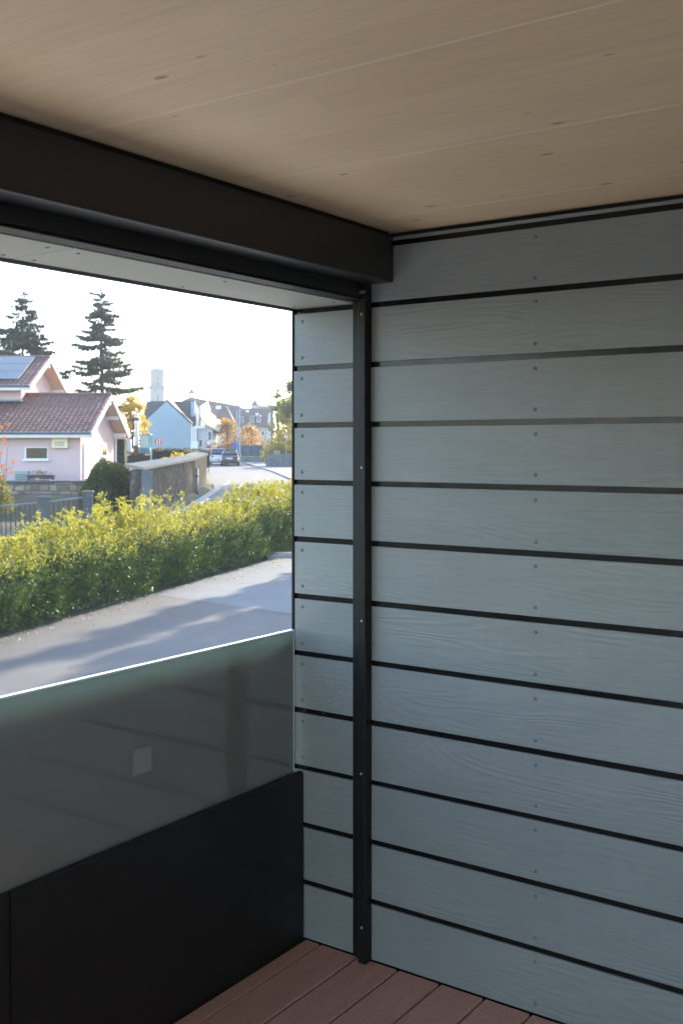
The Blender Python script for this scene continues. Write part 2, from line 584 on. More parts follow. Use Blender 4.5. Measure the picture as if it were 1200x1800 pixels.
M['grass'] = leaf_mat('grass_blade', [(.04, .09, .015), (.06, .12, .02), (.08, .14, .03)], (.3, .4, .04), .4, .5, .3)
M['litter'] = leaf_mat('fallen_leaf', [(.5, .42, .28), (.6, .55, .42), (.45, .3, .12)], (.4, .3, .1), .1, .8, .2)

M['sky_blue_render'] = mat('pale_blue_render', (.29, .385, .43), (.26, .35, .395), .8, .9, 0, .2, 30, .01)
M['roof_dark'] = mat('dark_slate_roof', (.06, .055, .05), (.04, .037, .035), 1.5, .8, 0, .4, 6, .05, stretch=(1, 1, 3))
M['roof_brown'] = mat('old_brown_roof', (.13, .085, .065), (.085, .06, .048), .8, .85, 0, .4, 5, .05, stretch=(1, 1, 3))
M['roof_tan'] = mat('tan_roof_sheet', (.52, .40, .26), (.44, .33, .21), 1.5, .8)
M['tower'] = mat('pale_limestone', (.20, .21, .20), (.165, .175, .165), .5, .9)
M['tower_dark'] = mat('aged_copper', (.12, .15, .145), (.09, .115, .11), 1, .7)
M['wall_white'] = mat('white_render', (.50, .49, .46), (.43, .42, .40), .6, .9)
M['wall_rose'] = mat('rose_render', (.42, .30, .28), (.36, .26, .24), .6, .9)
M['opening'] = mat('dark_opening', (.05, .055, .06), None, 2, .4)
M['car_dark'] = mat('dark_car_paint', (.012, .014, .02), (.01, .012, .017), 3, .22, .3, 0, 1, .01, .6, coat=1.0)
M['car_blue'] = mat('pale_blue_car_paint', (.42, .52, .62), (.38, .48, .58), 3, .25, .3, 0, 1, .01, .6, coat=1.0)
M['car_glass'] = mat('car_glass', (.04, .05, .055), None, 2, .06, 0, 0, 1, .01, .9)
M['tyre'] = mat('tyre_rubber', (.02, .02, .02), None, 8, .9)
M['tail_light'] = mat('red_tail_light', (.5, .02, .02), (.4, .015, .015), 8, .2)
M['teal'] = mat('teal_machine_paint', (.05, .27, .33), (.04, .22, .27), 3, .5)
M['machine_white'] = mat('white_machine_paint', (.66, .67, .66), (.52, .53, .53), 3, .5)
M['rust'] = mat('rusty_steel', (.17, .075, .05), (.1, .05, .035), 6, .8)
M['tan'] = mat('muddy_steel', (.34, .25, .14), (.2, .15, .09), 3, .85)
M['cab_glass'] = mat('pale_cab_glass', (.42, .55, .52), (.36, .48, .46), 2, .12, 0, 0, 1, .01, .8)
M['red'] = mat('red_sign_paint', (.55, .05, .05), (.45, .04, .04), 6, .5)
M['lamp_metal'] = mat('galvanised_pole', (.30, .34, .37), (.24, .28, .31), 5, .5, .4)
M['blue_net'] = mat('blue_fence_panel', (.09, .135, .18), (.07, .105, .14), 3, .7)
M['blue_sign'] = mat('blue_sign_paint', (.03, .12, .45), None, 6, .5)
M['pole_wood'] = mat('utility_pole_wood', (.20, .17, .14), (.14, .12, .1), 6, .9)
M['bench_wood'] = mat('pale_bench_wood', (.52, .42, .28), (.42, .33, .2), 6, .8)

# ------------------------------------------------------------------ the setting outdoors: ground, drive, road, pavement
def ground_sheet():
    xs = [-3000, -1200, -500, -260, -140, -90] + list(np.arange(-60, 24.1, .8)) + [30, 45, 70, 110, 180, 300, 600, 1300, 3000]
    ys = [-300, -120, -60, -30, -15] + list(np.arange(-8, 30, 3)) + list(np.arange(30, 76, .75)) + list(np.arange(76, 152, 3)) + [165, 190, 230, 300, 420, 600, 1000, 2000, 4000]
    xs, ys = np.array(xs, float), np.array(ys, float)
    v = []
    for y in ys:
        for x in xs:
            v.append((x, y, ground_z(x, y) - .06))
    nx = len(xs)
    f = np.array([(j * nx + i, j * nx + i + 1, (j + 1) * nx + i + 1, (j + 1) * nx + i) for j in range(len(ys) - 1) for i in range(nx - 1)])
    o = np_mesh('ground', np.array(v), f, M['earth'])
    tag(o, 'brown garden earth under the hedges and houses', kind='structure')


ground_sheet()


def ribbon(name, m, lt, rt, y0, y1, dz, step=1.0, thick=.0, label=None):
    ys = list(np.arange(y0, y1, step)) + [y1]
    mb = MB()
    for a, b in zip(ys, ys[1:]):
        p = [(lt(a), a, gz(a) + dz), (rt(a), a, gz(a) + dz), (rt(b), b, gz(b) + dz), (lt(b), b, gz(b) + dz)]
        if thick:
            q = [(x, y, z - thick) for x, y, z in p]
            mb.hexa(q + p)
        else:
            mb.quad(*p)
    return tag(mb.build(name, m), label, kind='structure')


L = lambda y: interp(LEFT, y)
Rr = lambda y: interp(RIGHT, y)
ribbon('road', M['road'], L, Rr, -40, 150, .0, 1.0, 0, 'grey asphalt road curving away to the left past the concrete wall')
ribbon('pavement', M['pavement'], lambda y: Rr(y) + .17, lambda y: Rr(y) + 4.2, 36, 112, .11, 1.0, .2, 'pale asphalt pavement along the right side of the road')
ribbon('pavement_kerb', M['kerb'], lambda y: Rr(y), lambda y: Rr(y) + .165, 36, 112, .115, 1.0, .2, 'pale kerb of the pavement on the right')
ribbon('gutter', M['kerb'], lambda y: L(y) - .02, lambda y: L(y) + .38, 36, 62, .012, 1.0, 0, 'pale concrete gutter at the foot of the concrete wall')
mk = MB()
for (x0, y0, x1, y1) in ((352, 886, 368, 876), (383, 885, 398, 874), (396, 852, 404, 845), (420, 858, 428, 850), (446, 842, 452, 838)):
    def gp(x, y):
        Y = 50.0
        for _ in range(30):
            Y = (EYE - gz(Y)) * F / (y - 785)
        return Vector(((x - 600) / F * Y, Y, gz(Y) + .006))
    a, b = gp(x0, y0), gp(x1, y1)
    d = (b - a).normalized(); nrm = Vector((-d.y, d.x, 0)) * .08
    mk.quad(a + nrm, a - nrm, b - nrm, b + nrm)
tag(mk.build('road_markings', M['paint']), 'white painted dashes on the road', kind='structure')

# driveway in front of the balcony, hedge edge from (-9,8) to (-.9,34.6)
HA, HB = Vector((-9.02, 8.0, 0)), Vector((-.82, 35.0, 0))
dv = MB()
J1, J2 = (-4.24, 23.7), (9.5, 11.6)             # joint between old and newer asphalt
dv.quad((-9.02, 8, 0), (-22, -35, 0), (40, -35, 0), (40, -15, 0), (J2[0], J2[1], 0), (J1[0], J1[1], 0))
tag(dv.build('driveway', M['asphalt_dark']), 'dark asphalt driveway below the balcony', kind='structure')
dl = MB()
dl.quad((J1[0], J1[1], .004), (J2[0], J2[1], .004), (40, -15, .004), (40, 31.4, .004), (-1.9, 31.4, .004))
tag(dl.build('driveway_patch', M['asphalt_light']), 'paler newer asphalt at the far end of the driveway', kind='structure')
# unseen pale paving added below the balcony to bounce sun onto the ceiling
fc = MB()
_c, _s = math.cos(math.atan2(-.572, .82)), math.sin(math.atan2(-.572, .82))
fp = lambda x, y: (.102 + x * _c - y * _s, 3.46 + x * _s + y * _c, .008)
fc.quad(fp(-7, -22), fp(9, -22), fp(9, -4.1), fp(0, -4.1), fp(0, 14), fp(-7, 14))
tag(fc.build('bounce_paving', M['bounce_paving']), 'unseen pale paving added along the foot of the building to bounce sunlight up', kind='structure')
kb = thing('drive_kerb', None, None, (-2.2, 31.5, 0), 0, kind='structure')
kb['label'] = 'pale concrete edging at the far end of the driveway'
for i in range(12):
    MB().box(.01 + i * 1.0, .99 + i * 1.0, 0, .12, -.1, .15).build('kerb_stone', M['kerb'], kb, bevel=.01)

# ------------------------------------------------------------------ balcony frame: local x runs inwards, y towards the partition wall, z up from the deck
P0 = (.102, 3.46)
ROT = math.atan2(-.572, .82)
FLOOR = EYE - 1.68


def broot(name, label, cat, z=0.0, x=0.0, y=0.0, kind=None, group=None):
    c, s_ = math.cos(ROT), math.sin(ROT)
    return thing(name, label, cat, (P0[0] + x * c - y * s_, P0[1] + x * s_ + y * c, FLOOR + z), ROT, group, kind)


YEND, XIN = -3.95, 2.7

# deck
deck = broot('deck', None, None, kind='structure')
deck['label'] = 'reddish brown composite decking on the balcony floor'
bd = None
n = 0
x = .56 - .154 * 6
while x < XIN:
    x0, x1 = x + .003, x + .151
    if x1 > -.27 or n:
        xa = max(x0, -.272)
        e = .0035
        prof = [(xa, -.024), (x1, -.024), (x1, -e), (x1 - e, 0), (xa + e, 0), (xa, -e)]
        MB().prism([(px_, YEND, pz) for px_, pz in prof], (0, -YEND - .004, 0)).build('deck_board', M['deck'], deck)
        n += 1
    x += .154
MB().box(-.2775, XIN, YEND, .012, -.14, -.03).build('deck_substrate', M['foam'], deck)

# partition wall with cement boards
wall = broot('partition_wall', 'grey wood grained cement board wall closing the end of the balcony', 'wall')
JZ = [.193 + .195 * k for k in range(11)] + [2.336]
edges = [0.004] + JZ + [2.362]
ic = bpy.data.meshes.new('screw')


def screw_mesh(name, r, h, m):
    mb = MB()
    nn = 12
    rings = [(r, 0), (r * .95, -h * .55), (r * .6, -h), (r * .28, -h), (r * .24, -h * .45)]
    vs, fs = [], []
    for rr, yy in rings:
        for k in range(nn):
            a = 2 * math.pi * k / nn
            vs.append((rr * math.cos(a), yy, rr * math.sin(a)))
    for i in range(len(rings) - 1):
        for k in range(nn):
            fs.append((i * nn + k, i * nn + (k + 1) % nn, (i + 1) * nn + (k + 1) % nn, (i + 1) * nn + k))
    fs.append(tuple((len(rings) - 1) * nn + k for k in range(nn)))
    me = bpy.data.meshes.new(name)
    me.from_pydata(vs, [], fs)
    me.materials.append(m)
    me.polygons.foreach_set('use_smooth', [True] * len(me.polygons))
    me.update()
    return me


SCREW = screw_mesh('screw', .0062, .0032, M['screw'])
BRIGHT_SCREW = screw_mesh('rail_screw', .0042, .003, M['steel'])


def put(name, me, parent, loc, rot=None):
    o = bpy.data.objects.new(name, me)
    COL.objects.link(o)
    o.parent = parent
    o.location = loc
    if rot: o.rotation_euler = rot
    return o


for k in range(len(edges) - 1):
    z0 = edges[k] + (.009 if k else 0)
    z1 = edges[k + 1] - (.009 if k < len(edges) - 2 else .006)
    b = MB().box(-.3205, XIN, 0, .0095, z0, z1).build('board', M['board'], wall, bevel=.0012, seg=2)
    b.location = (0, RNG.normal(0, .0005), RNG.normal(0, .0008))
    b.rotation_euler = (RNG.normal(0, .0016), RNG.normal(0, .0004), 0)
    if z1 - z0 > .1:
        for sx in (-.288, .573, 1.4, 2.2):
            for sz in (z0 + .027, z1 - .027):
                j = RNG.normal(0, .0012, 2)
                put('screw', SCREW, b, (sx + j[0], -.0002, sz + j[1]), (0, RNG.uniform(0, 6), 0))
for z in JZ:
    MB().box(-.3205, XIN, .0075, .014, z - .012, z + .012).build('joint_profile', M['joint'], wall)
MB().box(-.318, XIN, .016, .19, -.3, 2.37).build('wall_core', M['foam'], wall)
MB().box(-.331, -.3225, -.0035, .2, -.25, 2.40).build('end_trim', M['bronze_metal'], wall, bevel=.001)
MB().box(-.3225, -.3215, .0, .02, .002, 2.15).build('trim_seal', M['foam'], wall)

# ceiling of spruce panels
ceil = broot('ceiling', None, None, 2.372, kind='structure')
ceil['label'] = 'whitewashed spruce panel ceiling of the balcony'
ys = [0.0, -.195] + [-.195 - .553 * k for k in range(1, 12)]
for a, b in zip(ys, ys[1:]):
    MB().box(-.06, XIN + .1, b + .0024, a - .0024 if a else .1, 0, .1).build('ceiling_panel', M['ceiling'], ceil, bevel=.001, seg=1)
for a in ys[1:-1]:
    MB().box(-.06, XIN + .1, a - .0023, a + .0023, .0004, .09).build('joint_strip', M['strip'], ceil)

# screen cassette, its bottom rail and the guide rail on the wall
scr = broot('sun_screen', 'black sun screen cassette under the ceiling with guide rail on the wall', 'sun screen')
prof = [(.081, 2.212), (.081, 2.354), (.02, 2.354), (-.07, 2.354), (-.07, 2.2165), (-.02, 2.2165), (-.02, 2.208), (.077, 2.208)]
MB().prism([(a, YEND, b) for a, b in prof], (0, -YEND - .004, 0)).build('cassette', M['black_metal'], scr, bevel=.002)
MB().box(.0, .066, YEND, -.006, 2.356, 2.371).build('foam_strip', M['foam'], scr)
MB().box(-.074, -.024, YEND, -.04, 2.166, 2.2145).build('bottom_rail', M['black_metal'], scr, bevel=.002)
MB().box(-.074, -.0195, YEND, -.04, 2.157, 2.164).build('rail_lip', M['bronze_metal'], scr, bevel=.0015)
pf = [(-.072, 0), (-.072, -.009), (-.041, -.009), (-.041, -.006), (-.034, -.006), (-.034, -.035), (-.031, -.038), (-.007, -.038), (-.004, -.035), (-.004, 0)]
gr = MB().prism([(a, b - .0005, .002) for a, b in pf], (0, 0, 2.203)).build('guide_rail', M['bronze_metal'], scr, bevel=.0008, seg=1)
MB().box(-.0705, -.040, -.0125, -.0102, .004, 2.15).build('rail_cover', M['bronze_metal'], gr, bevel=.0008, seg=1)
for z in (.119, .618, 1.114, 1.612, 2.11):
    put('rail_screw', BRIGHT_SCREW, gr, (-.019 + RNG.normal(0, .001), -.0385, z))
MB().box(-.030, -.004, -.0415, -.0392, 2.176, 2.186).build('end_tag', M['rail_grey'], gr)

# soffit outside the screen
sof = broot('soffit', None, None, 2.154, kind='structure')
sof['label'] = 'pale cement board soffit above the balcony opening'
DOT = screw_mesh('soffit_screw', .0055, .002, M['screw'])
for y0, y1 in ((-1.178, -.004), (YEND, -1.182)):
    p = MB().box(-.322, -.078, y0, y1, 0, .012).build('soffit_panel', M['soffit'], sof, bevel=.001, seg=1)
    for yy in (y0 + .045, (y0 + y1) / 2, y1 - .045):
        for xx in (-.12, -.285):
            put('soffit_screw', DOT, p, (xx, yy, -.0003), (R(90), 0, 0))
for y0, y1 in ((-1.285, -.004), (YEND, -1.292)):
    MB().box(-.335, -.3235, y0, y1, -.009, .25).build('drip_edge', M['zinc'], sof, bevel=.001)
MB().box(-.36, -.02, YEND, .2, .07, .33).build('soffit_frame', M['foam'], sof)

# the storey above, the house wall behind the camera and the far end of the balcony
def plain(name, label, m, x0, x1, y0, y1, z0, z1):
    o = MB().box(x0, x1, y0, y1, z0, z1).build(name, m)
    c, s_ = math.cos(ROT), math.sin(ROT)
    o.location = (P0[0], P0[1], FLOOR)
    o.rotation_euler = (0, 0, ROT)
    return tag(o, label, kind='structure')


plain('roof_slab', 'concrete slab of the storey above the balcony', M['slab'], -.34, 7, YEND - .1, 6, 2.485, 2.9)
plain('house_wall', 'light plaster house wall along the back of the balcony', M['plaster_in'], XIN + .005, XIN + .3, YEND - .1, .19, -.2, 2.47)
plain('neighbour_block', 'rendered building continuing beyond the partition wall', M['render'], -.30, 7, .195, 6, -FLOOR, 2.48)
plain('building_base', 'rendered base storey under the balcony', M['render'], -.25, 7, YEND - .1, 6, -FLOOR, -.15)

# balustrade: dark lower panels, milky glass above, outer cladding sheet
bal = broot('balustrade', 'balcony balustrade of grey glass above a black metal panel', 'balustrade')
for y0, y1 in ((-1.208, -.006), (-2.62, -1.213), (YEND, -2.625)):
    pr = [(-.278, -.02), (-.278, .561), (-.2788, .5655), (-.281, .5695), (-.2845, .572), (-.289, .573), (-.297, .573), (-.297, -.02)]
    MB().prism([(a, y0, b) for a, b in pr], (0, y1 - y0, 0)).build('lower_panel', M['panel_dark'], bal, bevel=.001)
for y0, y1 in ((-2.6, -.03), (YEND, -2.63)):
    gl = MB().box(-.316, -.302, y0, y1, .5, 1.050).build('glass_pane', M['glass'], bal, bevel=.001)
    MB().box(-.3165, -.3015, y0, y1, 1.0505, 1.057).build('polished_edge', M['edge'], gl, bevel=.0015)
    MB().box(-.3165, -.3015, y1 + .0005, y1 + .004, .5, 1.057).build('polished_side', M['edge'], gl, bevel=.001)
    if y1 > -1:
        MB().box(-.3015, -.3008, -.775, -.702, .747, .819).build('sticker', M['sticker'], gl)
MB().box(-.344, -.338, YEND, -.031, -.3, 1.034).build('outer_panel', M['panel_dark'], bal)
MB().box(-.3375, -.3168, -.045, -.036, .345, 1.030).build('light_block', M['foam'], bal)  # added blocker that keeps light out of the cavity behind the glass
MB().box(-.3375, -.2985, YEND, -.006, -.15, .34).build('bottom_channel', M['panel_dark'], bal)
ec = broot('end_shade_header', 'unseen dark header added across the open end to shade the upper wall', 'sun screen', 2.06, 0, YEND)  # invented header that cuts sky light on the upper boards
MB().box(.085, XIN - .01, .0, .14, 0, .29).build('cassette', M['black_metal'], ec, bevel=.003)
MB().box(.085, XIN - .01, .04, .09, -.045, -.002).build('bottom_rail', M['black_metal'], ec, bevel=.003)
er = broot('added_end_railing', 'unseen bar railing added at the open end, kept slim to let light in', 'railing', 0, 0, YEND)  # invented open bars, chosen so low light reaches the wall
MB().box(-.26, XIN - .02, .03, .07, 1.01, 1.05).build('top_rail', M['bronze_metal'], er, bevel=.003)
MB().box(-.26, XIN - .02, .04, .06, .08, .11).build('bottom_rail', M['bronze_metal'], er, bevel=.003)
brm = MB().box(-.006, .006, -.006, .006, .111, 1.009)
b0 = None
for q in range(27):
    if b0 is None:
        b0 = brm.build('bar', M['bronze_metal'], er); bb = b0
    else:
        bb = b0.copy(); COL.objects.link(bb); bb.parent = er
    bb.location = (-.2 + q * .108, .05, 0)
for xx in (-.24, XIN - .06):
    MB().box(xx - .02, xx + .02, .03, .07, -.03, 1.009).build('post', M['bronze_metal'], er)


# ------------------------------------------------------------------ the hedge along the drive
def hedge():
    rg = np.random.default_rng(11)
    root = thing('hedge', 'bushy green hedge with sunlit yellow tops along the driveway', 'hedge', (-4, 22, 0))
    off = np.array([-4., 22., 0])
    d = np.array([HB.x - HA.x, HB.y - HA.y]); ln = np.hypot(*d); d /= ln
    nl = np.array([-d[1], d[0]])              # towards the road (left)

    def top(u):
        Y = HA.y + d[1] * u
        return np.interp(Y, [8, 18, 22, 25, 28, 30, 31.5, 36], [1.42, 1.46, 1.5, 1.52, 1.58, 1.72, 1.95, 2.05]) + .09 * np.sin(u * 1.9) + .06 * np.sin(u * 4.3 + 1)

    # sprigs: base, axis, length
    N = 19000
    u = rg.uniform(0, ln, N)
    t = rg.beta(1.3, 1.3, N)                      # height share
    side = rg.beta(.75, .9, N)                    # 0 = drive side, 1 = road side
    H = top(u)
    z = .04 + t * (H - .2)
    bulge = .82 + .35 * np.sin(t * 2.4) - .12 * (t > .85)
    lump = .07 * np.sin(u * 1.7 + z * 2.3) + .06 * np.sin(u * 4.37 - z * 3.1 + 1.3 * np.sin(u * .9)) + .05 * np.sin(u * 9.1 + z * 5.0)
    wd = 1.35 * bulge
    acr = side * wd - .0 - lump * (1 - side) + (1 - bulge) * .35
    base = np.stack([HA.x + d[0] * u + nl[0] * acr, HA.y + d[1] * u + nl[1] * acr, z], 1)
    outw = (side - .5) * 2
    ax = np.stack([nl[0] * outw, nl[1] * outw, np.full(N, .0)], 1) * .8 + rg.normal(0, .45, (N, 3))
    ax[:, 2] += .35 + t * 1.0
    ax = unit(ax)
    L_ = rg.uniform(.16, .34, N) * (1 + .35 * (t > .8))
    # tall shoots standing out of the top
    K = 420
    us = rg.uniform(0, ln, K)
    CL = ((18.6, .5, 22, .32), (20.0, .35, 26, .45), (21.6, .4, 34, .58), (23.6, .33, 46, .80), (25.2, .12, 16, .82), (27.2, .4, 10, .25), (29.6, .4, 20, .32), (31.2, .5, 30, .42))
    Ls = rg.uniform(.05, .32, K)
    for yc, sg_, n_, hh in CL:
        us = np.concatenate([us, (rg.normal(yc, sg_, n_) - HA.y) / d[1]])
        Ls = np.concatenate([Ls, hh * rg.uniform(.45, 1.05, n_)])
    K2 = len(us)
    us = np.clip(us, 0, ln)
    ac = rg.uniform(.2, 1.25, K2)
    bs = np.stack([HA.x + d[0] * us + nl[0] * ac, HA.y + d[1] * us + nl[1] * ac, top(us) - .18], 1)
    as_ = unit(np.stack([rg.normal(0, .2, K2), rg.normal(0, .2, K2), np.ones(K2)], 1))
    # side sprays along each shoot
    SB, SA, SL = [bs], [as_], [Ls + .1]
    for q in range(6):
        fr = rg.uniform(.25, .95, K2)
        SB.append(bs + as_ * ((Ls + .1) * fr)[:, None])
        sa = rg.normal(0, 1, (K2, 3)); sa[:, 2] = np.abs(sa[:, 2]) * .6 + .25
        SA.append(unit(sa)); SL.append((.07 + .16 * Ls) * (1.15 - .6 * fr))
    bs, as_, Ls = np.concatenate(SB), np.concatenate(SA), np.concatenate(SL)
    K2 = len(bs)
    base = np.concatenate([base, bs]); ax = np.concatenate([ax, as_]); L_ = np.concatenate([L_, Ls])
    # leaves in pairs along each sprig
    m_ = 13
    cs, axs, lns = [], [], []
    for j in range(m_):
        s_ = (j + .6) / m_
        p = base + ax * (L_ * s_)[:, None] + rg.normal(0, .008, base.shape)
        dirn = unit(ax * .55 + unit(rg.normal(0, 1, base.shape)) * .95)
        dirn[:, 2] -= .05
        cs.append(p); axs.append(dirn); lns.append(rg.uniform(.045, .085, len(p)) * (1.1 - .45 * s_))
    # short sprays on the shoots
    c = np.concatenate(cs); a = np.concatenate(axs); l_ = np.concatenate(lns)
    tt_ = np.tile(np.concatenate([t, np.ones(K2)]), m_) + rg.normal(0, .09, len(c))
    for nm_, sel, mm in (('foliage', tt_ <= .80, M['hedge']), ('sunlit_shoots', tt_ > .80, M['hedge_tip'])):
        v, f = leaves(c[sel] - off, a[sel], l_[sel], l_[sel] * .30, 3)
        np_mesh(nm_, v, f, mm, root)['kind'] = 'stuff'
    # dark block added inside the hedge to stop light, as its inner shade
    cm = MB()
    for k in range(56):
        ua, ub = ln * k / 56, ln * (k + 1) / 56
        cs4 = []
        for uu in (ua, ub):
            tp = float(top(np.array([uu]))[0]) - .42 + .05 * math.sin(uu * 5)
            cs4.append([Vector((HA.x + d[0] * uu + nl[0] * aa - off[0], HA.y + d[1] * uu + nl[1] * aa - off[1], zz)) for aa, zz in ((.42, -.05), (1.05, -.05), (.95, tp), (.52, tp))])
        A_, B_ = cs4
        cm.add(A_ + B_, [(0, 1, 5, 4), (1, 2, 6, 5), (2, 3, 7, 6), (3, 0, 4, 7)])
    cm.build('shade_core', M['hedge_core'], root)['kind'] = 'stuff'
    # stems
    mb = MB()
    for i in range(0, len(base), 7):
        p = Vector(base[i] - off); mb.tube([p - Vector((0, 0, .02)), p + Vector(ax[i]) * L_[i] * .9], [.004, .0015], 3, False)
    for i in range(240):
        uu = rg.uniform(0, ln); aa = rg.uniform(.25, 1.0)
        p = np.array([HA.x + d[0] * uu + nl[0] * aa, HA.y + d[1] * uu + nl[1] * aa, -.05]) - off
        q = p + np.array([rg.normal(0, .15), rg.normal(0, .15), float(top(np.array([uu]))[0]) - .25])
        mb.tube([p, (p + q) / 2 + rg.normal(0, .04, 3), q], [.012, .008, .004], 4, False)
    mb.build('stems', M['twig'], root)['kind'] = 'stuff'


hedge()


def litter():
    rg = np.random.default_rng(5)
    d = np.array([HB.x - HA.x, HB.y - HA.y]); ln = np.hypot(*d); d /= ln
    nr = np.array([d[1], -d[0]])
    n = 520
    u = rg.uniform(0, ln, n); k = np.abs(rg.normal(0, .35, n)) - .05
    k[:60] = rg.uniform(0, 7, 60)
    c = np.stack([HA.x + d[0] * u + nr[0] * k, HA.y + d[1] * u + nr[1] * k, np.full(n, .012)], 1)
    ax = np.stack([rg.normal(0, 1, n), rg.normal(0, 1, n), rg.normal(0, .12, n)], 1)
    v, f = leaves(c, ax, rg.uniform(.03, .07, n), rg.uniform(.015, .035, n), 9)
    tag(np_mesh('fallen_leaves', v, f, M['litter']), 'small dry leaves scattered along the edge of the driveway', kind='stuff')


litter()


def grass_tuft(name, label, x0, x1, y0, y1, n, zf, h, seed):
    rg = np.random.default_rng(seed)
    x = rg.uniform(x0, x1, n); y = rg.uniform(y0, y1, n)
    c = np.stack([x, y, np.array([zf(a, b) for a, b in zip(x, y)])], 1)
    ax = np.stack([rg.normal(0, .35, n), rg.normal(0, .35, n), np.ones(n)], 1)
    v, f = leaves(c, ax, rg.uniform(.5, 1, n) * h, h * .12, seed)
    tag(np_mesh(name, v, f, M['grass']), label, kind='stuff')


grass_tuft('grass', 'green grass behind the concrete edging of the driveway', -3.2, 3, 31.7, 35.5, 9000, lambda a, b: gz(b) - .05, .16, 21)


# ------------------------------------------------------------------ generic plants
def blob_leaves(center, rad, n, seed, shell=.55, ln=.1, flat=False):
    rg = np.random.default_rng(seed)
    d = unit(rg.normal(0, 1, (n, 3)))
    if flat: d[:, 2] = np.abs(d[:, 2]) if flat == 'dome' else d[:, 2]
    r = rg.uniform(shell, 1, n) ** .6
    p = np.array(center) + d * r[:, None] * np.array(rad)
    a = unit(d * .6 + rg.normal(0, .7, (n, 3)))
    return p, a, rg.uniform(.7, 1.25, n) * ln


def broadleaf(name, label, cat, base, h, crown_r, m, n_cl, per, ln, seed, crown_low=.25, group=None, slim=1.0, gap=.36):
    rg = np.random.default_rng(seed)
    base = Vector(base)
    root = thing(name, label, cat, base, 0, group)
    tr = MB()
    top = Vector((rg.normal(0, .15), rg.normal(0, .15), h * .8))
    tr.tube([(0, 0, -.15), top * .35 + Vector((.05, 0, 0)), top * .7, top], [h * .026, h * .019, h * .011, h * .004], 7)
    P, A, LN = [], [], []
    for k in range(n_cl):
        t = rg.uniform(crown_low, 1)
        prof = math.sin(min(1, (t - crown_low) / (1 - crown_low) * .85 + .15) * math.pi) ** .6
        ang = rg.uniform(0, 2 * math.pi); rr = crown_r * prof * rg.uniform(.25, 1) ** .6 * slim
        c = Vector((rr * math.cos(ang), rr * math.sin(ang), t * h))
        s0 = top * min(.95, max(.15, t - .18))
        tr.tube([s0, (s0 + c) / 2 + Vector((0, 0, .04 * h)), c], [h * .009, h * .005, h * .002], 5, False)
        cr = crown_r * gap * rg.uniform(.6, 1.15)
        p, a, l_ = blob_leaves(c, (cr, cr, cr * .75), per, seed * 100 + k, .15, ln)
        P.append(p); A.append(a); LN.append(l_)
    v, f = leaves(np.concatenate(P), np.concatenate(A), np.concatenate(LN), np.concatenate(LN) * .6, seed)
    tr.build('trunk', M['bark'], root)
    np_mesh('crown', v, f, m, root)
    return root


def spruce(name, label, base, h, r, seed, sparse=1.0, low=.1):
    rg = np.random.default_rng(seed)
    root = thing(name, label, 'tree', base, 0, 'spruces behind the pink house')
    tr = MB()
    tr.tube([(0, 0, -.2), (.05, 0, h * .35), (-.04, .03, h * .7), (0, 0, h)], [h * .017, h * .013, h * .007, .015], 8)
    P, A, LN, WD = [], [], [], []
    z = h * low
    while z < h * .985:
        t = z / h
        rad = r * (1 - t) ** .78 * (1 + .12 * math.sin(z * 2.1))
        nb = int(rg.integers(4, 7)) if t < .9 else 4
        a0 = rg.uniform(0, 6.28)
        for b in range(nb):
            if rg.random() > sparse: continue
            ang = a0 + b * 6.28 / nb + rg.normal(0, .25)
            bl = rad * rg.uniform(.38, 1.12) + .12
            o = np.array([math.cos(ang), math.sin(ang), 0])
            zb_ = min(h * .97, max(h * low * .8, z + rg.normal(0, h * .022)))
            droop = -.42 * bl * (1 - t * .8) + rg.normal(0, .22)
            p0 = np.array([0, 0, zb_]); p1 = o * bl * .55 + [0, 0, zb_ + droop * .75]; p2 = o * bl + [0, 0, zb_ + droop * .75 + .10 * bl]
            tr.tube([p0, p1, p2], [.035 * (1 - t) + .012, .02 * (1 - t) + .008, .005], 4, False)
            k = max(18, int(bl * 70))
            s_ = rg.uniform(.12, 1, k) ** .8
            q = np.where(s_[:, None] < .55, p0 + (p1 - p0) * (s_ / .55)[:, None], p1 + (p2 - p1) * ((s_ - .55) / .45)[:, None])
            sidev = np.array([-o[1], o[0], 0])
            sp = rg.normal(0, 1, k) * .17 * bl * np.sin(np.clip(s_, .2, 1) * 2.6)
            q = q + sidev * sp[:, None] + [0, 0, -.03]
            ax = o * rg.uniform(.1, .9, (k, 1)) + sidev * np.sign(sp)[:, None] * .5 + np.array([0, 0, -1.0]) * rg.uniform(.4, 2.6, (k, 1))
            P.append(q); A.append(ax); LN.append(rg.uniform(.22, .62, k) * (.5 + .75 * (1 - t))); WD.append(np.full(k, .075))
        z += h * .021 * rg.uniform(.5, 1.6) * (1.25 - .5 * t)
    # leader
    k = 60
    q = np.stack([rg.normal(0, .06, k), rg.normal(0, .06, k), rg.uniform(h * .93, h * 1.0, k)], 1)
    P.append(q); A.append(rg.normal(0, 1, (k, 3)) + [0, 0, .6]); LN.append(np.full(k, .22)); WD.append(np.full(k, .06))
    v, f = leaves(np.concatenate(P), np.concatenate(A), np.concatenate(LN), np.concatenate(WD) * 1.5, seed)
    tr.build('trunk', M['bark'], root)
    np_mesh('crown', v, f, M['spruce'], root)


